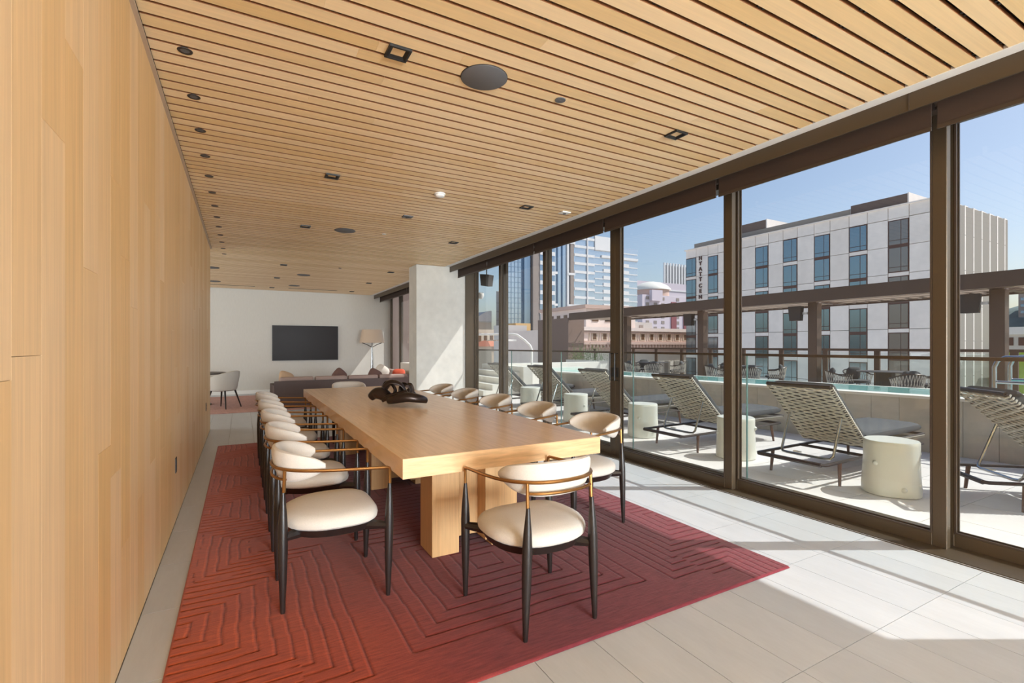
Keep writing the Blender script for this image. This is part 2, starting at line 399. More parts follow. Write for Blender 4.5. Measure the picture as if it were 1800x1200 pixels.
# ================================================================ CEILING FIXTURES
ordn = ['nearest', 'second', 'third', 'fourth', 'fifth', 'sixth', 'seventh', 'eighth', 'ninth', 'tenth', 'eleventh', 'twelfth', 'farthest']
for i in range(13):
    y = 3.24+i*.571
    t = thing('downlight', 'round recessed dark downlight beside the wood wall, %s in the row%s' % (ordn[i], ' from the camera' if i else ' to the camera'), 'downlight', (-.275, y, CEIL), 0, 'round downlights along the wood wall')
    MB().lathe([(.020,-.0),(.028,-.003),(.036,-.003),(.038,.0),(.037,.004),(.026,.004)], k=20).build('trim_ring', M['fixture'], t, True)
    MB().cyl(0, 0, -.001, .001, .027, k=16).build('lens', M['grey_cover'], t)
sq = [(.76,2.68),(2.93,2.68),(.76,4.94),(2.93,4.94),(.76,7.2),(2.93,7.2),(.74,10.85),(2.9,10.8),(.74,13.0),(2.9,12.95),(.74,15.25),(2.9,15.2)]
side = ['left', 'right']
row = ['nearest to the camera', 'in the second row', 'in the third row', 'in the fourth row, past the concrete column', 'in the fifth row over the sofa', 'in the last row by the grey wall']
for i, (x, y) in enumerate(sq):
    t = thing('square_downlight', 'square black ceiling downlight, %s column, %s' % (side[i % 2], row[i//2]), 'downlight', (x, y, CEIL), 0, 'square black downlights')
    s_ = .062
    MB().box(-s_, s_, -s_, -s_+.012, -.014, .0).box(-s_, s_, s_-.012, s_, -.014, 0).box(-s_, -s_+.012, -s_+.012, s_-.012, -.014, 0).box(s_-.012, s_, -s_+.012, s_-.012, -.014, 0).build('trim_frame', M['black'], t)
    MB().loft([[(-.05,-.05,-.012),(.05,-.05,-.012),(.05,.05,-.012),(-.05,.05,-.012)], [(-.02,-.02,.012),(.02,-.02,.012),(.02,.02,.012),(-.02,.02,.012)]], caps=False).build('baffle', M['black'], t)
    MB().box(-.02, .02, -.02, .02, .011, .014).build('lens', M['trim_l'], t)
for x, y, r, l in ((1.29,2.68,.14,'large round dark ceiling speaker nearest the camera'), (1.28,7.2,.14,'round dark ceiling speaker above the far end of the table'),
                   (1.25,12.2,.14,'round dark ceiling speaker above the sofa'), (1.25,14.5,.14,'round dark ceiling speaker near the television wall'),
                   (-.55,11.96,.14,'round dark ceiling speaker just past the end of the wood wall'), (-.61,14.48,.14,'round dark ceiling speaker over the round table, next to the grey wall')):
    t = thing('ceiling_speaker', l, 'speaker', (x, y, CEIL), 0, 'round ceiling speakers')
    MB().lathe([(r,0),(r,-.006),(r-.006,-.009),(.001,-.009)], k=40).build('grille', M['grey_cover'], t, True)
    MB().lathe([(r+.003,0),(r+.003,-.004),(r-.0005,-.004),(r-.0005,0)], k=40).build('rim', M['fixture'], t)
for x, y, r, l, m_ in ((1.85,2.68,.035,'small round grey cover plate right of the large speaker','grey_cover'), (1.82,7.15,.03,'small round white cover plate above the far end of the table','white'), (1.81,10.75,.03,'small round dark cover plate past the concrete column','fixture')):
    t = thing('ceiling_plate', l, 'cover plate', (x, y, CEIL))
    MB().lathe([(r,0),(r,-.005),(.001,-.007)], k=24).build('plate', M[m_], t, True)
    MB().cyl(0,0,-.009,-.006,.005,k=10).build('screw', M['grey_cover'], t)
t = thing('smoke_detector', 'white round smoke detector on the slatted ceiling', 'smoke detector', (1.86, 4.96, CEIL))
MB().lathe([(.06,0),(.06,-.012),(.052,-.016)], k=32).build('base', M['white'], t, True)
MB().lathe([(.05,-.016),(.05,-.03),(.04,-.038),(.001,-.04)], k=32).build('sensor_dome', M['white'], t, True)
t = thing('ceiling_sensor', 'flat white square sensor near the window fascia', 'sensor', (3.46, 4.92, CEIL))
MB().box(-.06,.06,-.05,.05,-.012,0).build('housing', M['white'], t); MB().cyl(0,0,-.02,-.012,.02,k=14).build('lens', M['grey_cover'], t)
t = thing('ceiling_projector', 'small grey square fixture between the dining downlights', 'fixture', (1.83, 6.03, CEIL))
MB().box(-.06,.06,-.05,.05,-.012,0).build('housing', M['grey_cover'], t); MB().cyl(0,0,-.02,-.012,.025,k=14).build('lens', M['black'], t)
for x0, x1, l in ((-1.6,.32,'long thin black slot diffuser at left in the far ceiling'), (1.16,2.48,'long thin black slot diffuser above the television')):
    t = thing('slot_diffuser', l, 'air slot', ((x0+x1)/2, 15.24, CEIL)); h = (x1-x0)/2
    MB().box(-h,h,-.03,-.022,-.004,0).box(-h,h,.022,.03,-.004,0).build('slot_frame', M['fixture'], t); MB().box(-h,h,-.022,.022,-.001,.0).build('slot', M['black'], t)
for y, z, l in ((4.69,.45,'dark vertical outlet plate low on the wood wall, nearer'), (8.43,.5,'dark vertical outlet plate low on the wood wall, near its far end')):
    t = thing('outlet_plate', l, 'outlet', (-.46, y, z), 0, 'outlet plates')
    bevel(MB().box(0,.006,-.035,.035,-.06,.06).build('plate', M['fixture'], t), .002)
    MB().box(.006,.008,-.016,.016,.008,.036).box(.006,.008,-.016,.016,-.036,-.008).build('socket', M['black'], t)

# ================================================================ RUG
def make_rug():
    st = .007
    nx = int((RX1-RX0)/st)+1; ny = int((RY1-RY0)/st)+1
    xs = np.linspace(RX0, RX1, nx); ysn = np.linspace(RY0, RY1, ny)
    X, Y = np.meshgrid(xs, ysn)
    rng = np.random.RandomState(3)
    def wob(A, f, ph): return .004*np.sin(A*f+ph)+.003*np.sin(A*f*2.3+ph*1.7)
    Xw = X+wob(Y, 7, 1)+wob(Y, 19, 4)*.25; Yw = Y+(wob(X, 6, 2)+wob(X, 17, 3)*.25)*.7
    Xm = np.where(Xw > 1.365, 2.73-Xw, Xw)          # pattern mirrors about the rug's middle
    G = np.zeros_like(X); P = .0705
    def line(m, lo, hi, per=P, off=0, wid=.0052):
        d = np.abs(((m-off)/per) - np.round((m-off)/per))*per
        return np.where((m > lo) & (m < hi), np.clip(1-(d/wid)**2, 0, 1), 0)
    # half nests open to the rug's edge
    per = 1.93
    Yc = (Yw-2.85+per/2) % per - per/2              # distance to the nearest nest centre
    mA = np.maximum(np.abs(Yc), Xm+.29)
    # nests open the other way between them
    Yd = (Yw-2.85) % per - per/2
    mB = np.maximum(np.abs(Yd), .17-Xm)
    inB = (np.abs(Yd) < .42) & (Xm < .22)
    left = np.where(inB, line(mB, .12, .42, .06), line(mA, .04, .80))
    band = (Xm > .49+.03) & (Xm < .66)
    left = np.where(Xm < .53, left, 0)
    # full nests in the middle
    mC = np.maximum(np.abs(Yc+.0), np.abs(Xw-1.38))
    cen = line(mC, .03, .715, .088, .0)
    cen = np.where((np.abs(Yc) > .735) & (Xm > .70) & (Y > 2.2) & (Y < 7.5), line(np.abs(Yd), .0, .24, .08, .02), cen)
    cen = np.where(Xm > .62, cen, 0)
    G = np.maximum(left, cen)
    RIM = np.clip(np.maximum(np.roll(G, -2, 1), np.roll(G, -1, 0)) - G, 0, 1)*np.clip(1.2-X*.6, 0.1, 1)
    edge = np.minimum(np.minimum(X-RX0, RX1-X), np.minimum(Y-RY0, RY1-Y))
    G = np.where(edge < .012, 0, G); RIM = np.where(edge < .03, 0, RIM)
    n_ = np.array([math.sin(i*12.9898)*43758.5453 % 1 for i in range(nx*ny)]).reshape(G.shape) if False else rng.rand(*G.shape)
    Z = .013 - .0045*G + .0008*n_
    Z = np.where(edge < .004, .002, Z)
    co = np.stack([X, Y, Z], -1).reshape(-1, 3)
    idx = np.arange(nx*ny).reshape(ny, nx)
    q = np.stack([idx[:-1,:-1], idx[:-1,1:], idx[1:,1:], idx[1:,:-1]], -1).reshape(-1, 4)
    me = bpy.data.meshes.new('area_rug'); me.vertices.add(len(co)); me.vertices.foreach_set('co', co.ravel())
    me.loops.add(q.size); me.loops.foreach_set('vertex_index', q.ravel())
    me.polygons.add(len(q)); me.polygons.foreach_set('loop_start', np.arange(0, q.size, 4)); me.polygons.foreach_set('loop_total', np.full(len(q), 4))
    me.polygons.foreach_set('use_smooth', np.ones(len(q), bool))
    me.update(); me.validate()
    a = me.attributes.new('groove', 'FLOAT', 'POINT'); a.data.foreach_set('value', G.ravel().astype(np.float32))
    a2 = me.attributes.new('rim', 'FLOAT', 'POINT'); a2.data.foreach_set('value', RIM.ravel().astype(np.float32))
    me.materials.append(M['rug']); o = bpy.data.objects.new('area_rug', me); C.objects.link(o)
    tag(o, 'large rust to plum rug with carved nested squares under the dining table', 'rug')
make_rug()
tag(MB().prism([(-3.2,11.62),(3.9,11.62),(3.9,15.4),(-3.2,15.4)], .0, .012).build('lounge_rug', M['pinkrug']), 'faded rose patterned rug in the lounge under round table and sofa', 'rug')

# ================================================================ TABLE
t = thing('dining_table', 'long thick light oak dining table on block pedestals', 'table', (1.4035, 4.895, 0))
hw, hl = .6615, 2.365
bevel(MB().box(-hw, hw, -hl+.004, hl-.004, .692, .8).build('tabletop', M['oak'], t), .003)
MB().box(-hw+.001, hw-.001, -hl, -hl+.004, .693, .799).build('end_panel', M['oak_end'], t)
MB().box(-hw+.001, hw-.001, hl-.004, hl, .693, .799).build('end_panel', M['oak_end'], t)
for yc in (3.035, 4.74, 6.42):
    y = yc-4.895
    bevel(MB().box(-.318, -.128, y, y+.24, .0135, .692).build('pedestal_block', M['oak_leg'], t), .003, 1)
    bevel(MB().box(-.128, .067, y+.125, y+.32, .07, .692).build('pedestal_block', M['oak_leg'], t), .003, 1)
    bevel(MB().prism([(.067,y),(.318,y),(.318,y+.24),(.067,y+.24)], .06, .692).box(.115, .318, y+.0, y+.24, .0135, .06).build('pedestal_block', M['oak_leg'], t), .003, 1)

# ================================================================ DINING CHAIRS
def make_chair(label, loc, rz):
    t = thing('dining_chair', label, 'chair', loc, rz, 'dining chairs around the oak table')
    N = 36
    def outline(s_, z, dy=0):
        pts = []
        for i in range(N):
            a = 2*PI*i/N; ca, sa = math.cos(a), math.sin(a)
            ex = .55 if sa > 0 else .8
            x = .276*math.copysign(abs(ca)**ex, ca); y = (.245 if sa > 0 else .262)*math.copysign(abs(sa)**ex, sa)
            tp = 1-.10*max(0, -y/.25)**1.3-.03*max(0, y/.25)**2
            pts.append((x*tp*s_, y*s_+dy, z))
        return pts
    MB().loft([outline(.84,.402), outline(.93,.406), outline(.985,.418), outline(1,.436), outline(.985,.454), outline(.94,.47), outline(.84,.483), outline(.6,.494), outline(.3,.499), outline(.05,.50)]).build('seat', M['fabric'], t, True)
    # apron that follows the seat plus stubs to the legs
    mb = MB().loft([outline(.80,.362), outline(.86,.364), outline(.945,.407), outline(.86,.407)])
    for sx in (-1, 1):
        mb.tube([(sx*.19,.16,.385),(sx*.278,.26,.388)], [.032,.02], 8); mb.tube([(sx*.13,-.17,.382),(sx*.196,-.262,.385)], [.032,.02], 8)
    mb.build('seat_frame', M['ebony'], t, True)
    def leg(p0, p1, zs):
        p0, p1 = Vector(p0), Vector(p1); pts = []; rad = []
        for z, r in zs:
            f = z/.62; pts.append(p0.lerp(p1, f)); rad.append(r)
        return MB().tube(pts, rad, 12)
    prof = [(0,.0105),(.012,.0125),(.15,.0185),(.30,.0235),(.42,.0245),(.50,.0205),(.57,.0135),(.62,.0095)]
    legs = [((-.28,.262,0),(-.276,.272,.62)), ((.28,.262,0),(.276,.272,.62)), ((-.205,-.265,0),(-.188,-.262,.62)), ((.205,-.265,0),(.188,-.262,.62))]
    for p0, p1 in legs: leg(p0, p1, prof).build('leg', M['ebony'], t, True)
    # brass bow that is arm rail and back rail in one
    half = [(.276,.26),(.276,.14),(.274,.02),(.264,-.09),(.238,-.185),(.19,-.25),(.125,-.288),(.06,-.303),(0,-.307)]
    def smooth(P_, n=4):
        Q = []; m = len(P_)
        for i in range(m-1):
            p0, p1, p2, p3 = (Vector(P_[max(0,min(m-1,k))]) for k in (i-1,i,i+1,i+2))
            for s_ in range(n):
                f = s_/n; Q.append(.5*((2*p1)+(p2-p0)*f+(2*p0-5*p1+4*p2-p3)*f*f+(3*p1-p0-3*p2+p3)*f**3))
        return Q+[Vector(P_[-1])]
    full = half+[(-x, y) for x, y in reversed(half[:-1])]
    path = smooth([(x, y, .708+.03*min(1, max(0, (.26-y)/.5))) for x, y in full])
    arm = [(.276,.274,.62),(.276,.274,.692),(.276,.270,.703)]+path+[(-.276,.270,.703),(-.276,.274,.692),(-.276,.274,.62)]
    MB().tube(arm, .0088, 8).build('arm_rail', M['brass'], t, True)
    for sx in (-1, 1): MB().tube([(sx*.188,-.258,.62),(sx*.187,-.254,.735)], .0088, 8).build('brass_post', M['brass'], t, True)
    MB().tube([(p.x, p.y, .685) for p in path if p.y < -.245 and abs(p.x) < .2], .0075, 8).build('back_rail', M['brass'], t, True)
    # curved back pad just inside the bow
    pp = [p for p in path if p.y < -.05]
    rings = []; m = len(pp)
    for i, p in enumerate(pp):
        f = -1+2*i/(m-1)
        tn = (pp[min(i+1,m-1)]-pp[max(i-1,0)]); tn.z = 0; tn.normalize(); nrm = Vector((tn.y, -tn.x, 0))
        if nrm.dot(Vector((p.x, p.y+.05, 0))) < 0: nrm = -nrm
        e = max(.03, 1-abs(f)**3.4)**.5
        hh = .090*e; th = .033*(.4+.6*e)
        c0 = Vector((p.x, p.y, 0))-nrm*.040
        ring = []
        for q in range(16):
            b_ = 2*PI*q/16; cr_, sr_ = math.cos(b_), math.sin(b_)
            dr = th*math.copysign(abs(cr_)**.75, cr_); dz = hh*math.copysign(abs(sr_)**.8, sr_)
            v = c0+nrm*(dr+.02*dz/.09); ring.append((v.x, v.y, .742+dz))
        rings.append(ring)
    MB().loft(rings).build('backrest', M['fabric'], t, True)
    return t
ch = make_chair('cream chair with brass arms at the near end of the oak table', (1.367, 2.235, .0138), 0)
Lo = ['cream chair on the wood wall side of the table, nearest the camera', 'cream chair on the wood wall side, second from the near end', 'cream chair on the wood wall side, in the middle of its row', 'cream chair on the wood wall side, fourth from the near end', 'cream chair on the wood wall side, farthest from the camera']
Ro = [s.replace('wood wall side', 'window side') for s in Lo]
for y, l in zip((2.99,3.86,4.71,5.56,6.55), Lo): dup(ch, (.450, y, .0138), -PI/2, l)
for y, l in zip((3.13,4.02,4.90,5.78,6.62), Ro): dup(ch, (2.352, y, .0138), PI/2, l)
dup(ch, (1.42, 7.55, .0138), PI, 'cream chair alone at the far end of the oak table')

# ================================================================ SCULPTURE
t = thing('sculpture', 'dark bronze abstract sculpture of looping bands on the oak table', 'sculpture', (1.40, 4.9, .8))
def band(pts, wd, name='band', span=200, turn=0.0, twist=0.0):
    "a curled sheet of metal swept along a path"
    P_ = [Vector(p) for p in pts]; Q = []
    n_ = len(P_)
    for i in range(n_-1):          # smooth the path
        p0 = P_[max(i-1,0)]; p1 = P_[i]; p2 = P_[i+1]; p3 = P_[min(i+2,n_-1)]
        for s_ in range(5):
            f = s_/5
            Q.append(.5*((2*p1)+(p2-p0)*f+(2*p0-5*p1+4*p2-p3)*f*f+(3*p1-p0-3*p2+p3)*f**3))
    Q.append(P_[-1]); rings = []; m = len(Q); up = Vector((0,0,1))
    for i, p in enumerate(Q):
        tn = (Q[min(i+1,m-1)]-Q[max(i-1,0)]).normalized()
        a = tn.cross(up)
        if a.length < .1: a = tn.cross(Vector((1,0,0)))
        a.normalize(); b_ = a.cross(tn).normalized(); up = b_
        f = i/(m-1); r = wd*(.72+.34*math.sin(PI*f))
        ring = []
        for q in range(13):
            g = math.radians(turn+twist*f-span/2+span*q/12)
            ring.append(p+a*math.cos(g)*r*.9+b_*math.sin(g)*r*.7)
        rings.append(ring)
    o = MB().loft(rings, caps=False, closed=False).build(name, M['sculpt'], t, True)
    s_ = o.modifiers.new('solid', 'SOLIDIFY'); s_.thickness = .007; s_.offset = 0
    return o
cr = Vector((.8749,-.4843,0)); cf = Vector((.4843,.8749,0))
def S(x, z, y=0): return cr*x+cf*y+Vector((0,0,z))
band([S(-.05,.060,-.16),S(.03,.075,-.21),S(.13,.090,-.22),S(.22,.075,-.19),S(.275,.055,-.12)], .072, span=190, turn=42, twist=18)
band([S(-.285,.075,.02),S(-.22,.115,.0),S(-.15,.105,-.04),S(-.08,.065,-.08)], .078, span=210, turn=30, twist=40)
band([S(-.15,.06,.0),S(-.17,.16,.02),S(-.12,.235,.02),S(-.05,.235,-.02),S(-.0,.16,-.05),S(-.02,.07,-.08)], .062, span=120, turn=70, twist=30)
band([S(.0,.08,.04),S(.0,.18,.05),S(.05,.245,.02),S(.12,.235,-.02),S(.155,.16,-.03),S(.14,.085,-.05)], .058, span=110, turn=65, twist=-40)
band([S(-.12,.18,-.08),S(-.06,.215,-.09),S(.01,.19,-.07),S(.05,.12,-.06),S(.04,.06,-.06)], .06, span=140, turn=45, twist=60)
band([S(-.12,.055,-.12),S(-.05,.085,-.15),S(.03,.105,-.14),S(.10,.13,-.10)], .052, span=190, turn=55, twist=40)
band([S(.07,.16,.04),S(.1,.11,.05),S(.14,.07,.04),S(.2,.06,.0)], .06, span=150, turn=50, twist=40)

# ================================================================ LOUNGE
def pillow(name, mt, label, loc, rot, s_=.22, th=.07, cat='cushion', parent=None, g=None):
    rings = []; N = 20
    def sq_(r, z): return [(r*math.copysign(abs(math.cos(2*PI*i/N))**.55, math.cos(2*PI*i/N)), r*math.copysign(abs(math.sin(2*PI*i/N))**.55, math.sin(2*PI*i/N)), z) for i in range(N)]
    rings = [sq_(s_*.3,-th), sq_(s_*.75,-th*.8), sq_(s_*.95,-th*.3), sq_(s_,0), sq_(s_*.95,th*.3), sq_(s_*.75,th*.8), sq_(s_*.3,th)]
    o = MB().loft(rings).build(name, mt, parent, True); o.location = loc; o.rotation_euler = rot
    if label: tag(o, label, cat, g)
    return o
t = thing('sofa', 'long low dark brown sofa with mauve cushions facing the television', 'sofa', (.62, 11.85, .012))
sw_ = 3.0
MB().prism([(0,0),(sw_,0),(sw_,.07),(.05,.07)], .03, .60).build('back_panel', M['sofa'], t)
MB().prism([(0,0.02),(.05,.07),(.06,.95),(-.04,.95)], .03, .50).build('arm_panel', M['sofa'], t)
MB().box(.05, sw_, .07, .98, .06, .28).build('base', M['sofa'], t)
for i in range(3): MB().box(.07+i*1.0, 1.05+i*1.0, .09, 1.0, .28, .42).build('seat_cushion', M['mauve'], t)
for i in range(4):
    a = .12+i*.73
    bevel(MB().box(a, a+.70, .075, .26, .42, .68).build('back_cushion', M['mauve'], t), .04, 3)
for x in (.1, 1.5, 2.9): MB().cyl(x, .1, 0, .03, .02).build('foot', M['black'], t)
t2 = thing('sofa', 'dark brown sofa section along the lounge window with pale cushions', 'sofa', (3.75, 12.95, .012))
MB().box(.15, .22, 0, 2.4, .03, .6).build('back_panel', M['sofa'], t2)
MB().box(-.7, .15, 0, 2.4, .06, .28).build('base', M['sofa'], t2)
for i in range(3): MB().box(-.7, .13, .01+i*.8, .79+i*.8, .28, .42).build('seat_cushion', M['mauve'], t2)
for i in range(3): bevel(MB().box(-.03, .14, .03+i*.8, .77+i*.8, .42, .7).build('back_cushion', M['mauve'], t2), .04, 3)
pillow('throw_pillow', M['beige_p'], 'beige throw pillow leaning at the left corner of the long sofa', (.90, 12.27, .62), (1.15, .35, .5), .20)
pillow('throw_pillow', M['brown_p'], 'brown throw pillow standing on its corner behind the long sofa back', (2.05, 12.25, .67), (1.45, .75, .2), .17)
pillow('throw_pillow', M['white_p'], 'white throw pillow on the sofa section by the lounge window', (3.25, 13.1, .66), (1.3, .5, -.9), .22)
pillow('throw_pillow', M['red_p'], 'coral red throw pillow beside the concrete column', (3.5, 12.3, .64), (1.3, .0, -.6), .17)
pillow('throw_pillow', M['brown_p'], 'dark brown throw pillow in front of the floor lamp', (2.9, 12.3, .64), (1.3, .5, .1), .18)
t = thing('floor_lamp', 'floor lamp with wide pale linen drum shade by the far wall', 'lamp', (3.5, 15.2, .012))
MB().lathe([(.16,0),(.16,.015),(.03,.03)], k=24).build('base', M['chrome'], t, True)
MB().lathe([(.05,.03),(.045,.6),(.03,1.1),(.018,1.35)], k=14).build('pole', M['chrome'], t, True)
MB().tube([(0,0,1.33),(.16,0,1.42),(.3,0,1.47)], .012, 6).tube([(0,0,1.33),(-.16,0,1.42),(-.3,0,1.47)], .012, 6).tube([(0,0,1.33),(0,0,1.6)], .01, 6).build('shade_fork', M['lframe'], t, True)
sh = MB().loft([[(r*math.cos(2*PI*i/32), r*math.sin(2*PI*i/32), z) for i in range(32)] for r, z in ((.37,1.47),(.30,1.87),(.296,1.87),(.366,1.47))], caps=False).build('lamp_shade', M['linen'], t, True)
# TV
t = thing('television', 'large flat black television on the grey wall', 'television', (1.715, 16.095, 1.475))
bevel(MB().box(-.93, .93, -.06, -.02, -.525, .525).build('housing', M['black'], t), .004)
MB().box(-.915, .915, -.063, -.059, -.51, .512).build('screen', M['tv'], t)
MB().box(-.3, .3, -.02, 0, -.2, .2).build('wall_bracket', M['black'], t)
# round table and tub chairs
t = thing('round_table', 'round dark table behind the end of the wood wall', 'table', (-.92, 13.5, .012))
MB().lathe([(.55,.715),(.6,.725),(.6,.745),(.595,.75),(.001,.75)], k=40).build('tabletop', M['htable'], t, True)
MB().lathe([(.3,0),(.3,.02),(.05,.05),(.05,.715)], k=24).build('pedestal', M['black'], t, True)
def tub(label, loc, rz):
    t = thing('tub_chair', label, 'chair', loc, rz)
    rings = []
    for i in range(25):
        f = -1+2*i/24; a = -PI/2+f*math.radians(128); top = .62+.2*(1-abs(f)**1.7)
        ring = []
        for r, z in ((.20,.40),(.27,.42),(.30+.02,top-.1),(.325,top),(.30,top+.012),(.275,top),(.25,.48),(.17,.44)):
            ring.append((r*math.cos(a), r*math.sin(a), z))
        rings.append(ring)
    MB().loft(rings).build('shell', M['tub'], t, True)
    MB().lathe([(.2,.38),(.255,.40),(.262,.46),(.22,.49),(.001,.5)], k=28).build('seat', M['tub'], t, True)
    for sx, sy in ((-1,-1),(1,-1),(-1,1),(1,1)): MB().tube([(sx*.16,sy*.16,.40),(sx*.25,sy*.25,0)], [.02,.012], 8).build('leg', M['ebony'], t, True)
    return t
tub('pale grey tub chair with dark splayed legs, fully visible by the wood wall end', (-.36, 12.62, .0125), .95)

# ================================================================ TERRACE
dk = struct(MB().box(4.42, 17, -6, 24, -.25, -.012).build('terrace_deck', M['grout']))
for i in range(6):
    for j in range(18):
        x0 = 4.43+i*.605; y0 = -.6+j*.605
        piece('paver', M['deck'], dk, x0+.003, x0+.602, y0+.003, y0+.602, -.012, 0)
fd = MB()
for i in range(21):
    for j in range(-9, 32):
        if i < 6 and 0 <= j < 18: continue
        x0 = 4.43+i*.605; y0 = -.6+j*.605
        fd.box(x0+.003, x0+.602, y0+.003, y0+.602, -.012, 0)
o = fd.build('paver', M['deck'], dk); o['kind'] = 'stuff'
# glass guard just outside the doors
gl_l = ['nearest', 'second', 'third', 'fourth', 'fifth', 'farthest']
g = thing('glass_fence', 'frameless glass pool fence with thin dark top rail outside the doors', 'fence', (4.45, -.11, 0))
for i in range(6):
    a = i*1.632+.006; b_ = (i+1)*1.632-.006
    MB().box(-.006, .006, a, b_, .03, 1.30).build('glass_panel', M['fence'], g)
    MB().box(-.0065, .0065, b_, b_+.012, .03, 1.30).build('panel_edge', M['pane_edge'], g)
MB().box(-.018, .018, 0, 9.8, 1.295, 1.32).build('top_rail', M['bronze_d'], g)
MB().box(-.03, .03, 0, 9.8, 0, .06).build('base_shoe', M['bronze'], g)
# pool: its wall runs a little askew
SK = -.111
PA = thing('pool', 'raised pool with pale travertine wall and teal water', 'pool', (7.85, 2.93, 0), math.atan(-SK))
def pl(name, mt, x0, x1, y0, y1, z0, z1, **k): return piece(name, mt, PA, x0, x1, y0, y1, z0, z1)
MB().box(.02, .3, -7, 8.2, 0, .70).build('basin_wall', M['grout'], PA)
for j in range(-14, 25): pl('wall_tile', M['poolwall'], 0, .02, j*.325+.002, j*.325+.323, .0, .70)
MB().box(-.03, .25, -7, 8.2, .70, .735).build('coping', M['coping'], PA)
MB().box(.25, 1.45, -7, 8.2, .5, .725).build('water', M['water'], PA)
MB().box(1.45, 1.55, -7, 8.2, 0, .73).build('weir_wall', M['coping'], PA)
MB().box(.25, 1.45, 8.0, 8.2, .5, .80).build('end_coping', M['coping'], PA)
# raised spa and steps at the far end
t = thing('pool_steps', 'white stone steps and raised ledge at the far end of the pool', 'steps', (6.3, 12.2, 0))
MB().box(.6, 5.2, 1.9, 2.3, 0, .80).build('ledge', M['coping'], t)
MB().box(.6, .9, -.4, 1.9, 0, .80).build('side_wall', M['coping'], t)
for i in range(4): MB().box(-.55+i*.28, -.27+i*.28 if i < 3 else .6, -.2, 2.3, 0, .16*(i+1)).build('step', M['coping'], t)
MB().box(-2.2, -.9, 1.0, 2.0, 0, .9).box(-2.2, -1.9, -.4, 1.0, 0, .45).build('low_wall', M['coping'], t)
t = thing('pool_handrail', 'white bent handrail standing on the far pool ledge', 'handrail', (7.9, 13.0, .8))
MB().tube([(0,0,0),(0,0,.48),(-.03,.05,.6),(-.12,.2,.75),(-.25,.45,.93),(-.35,.6,.96),(-1.2,1.7,.96)], .035, 10).build('rail', M['white'], t, True)
t = thing('towel_shelf', 'louvred white shade panel beside the bent handrail', 'shade', (7.6, 13.9, 1.55))
for i in range(9): MB().box(-.5, .0, -.4+i*.13, -.33+i*.13, 0, .03).build('slat', M['louver'], t)
MB().box(-.52,.02,-.42,-.4,-.01,.04).build('frame', M['white'], t)
for k, (lbl, x, y) in enumerate((('near loop stainless handrail at the pool edge', 8.0, 2.35), ('far loop stainless handrail behind the first one', 8.75, 2.42))):
    t = thing('pool_ladder_rail', lbl, 'handrail', (x, y, .737), 0, 'stainless pool handrails')
    MB().tube([(0,0,0),(0,0,.4),(0,-.03,.48),(0,-.1,.52),(0,-.6,.52),(0,-.9,.50),(0,-.95,.4),(0,-.95,0)], .024, 10).build('hoop', M['chrome'], t, True)
    MB().tube([(0,0,.22),(0,-.95,.22)], .018, 8).build('crossbar', M['chrome'], t, True)
    MB().cyl(0,0,0,.02,.05).build('flange', M['chrome'], t); MB().cyl(0,-.95,0,.02,.05).build('flange', M['chrome'], t)

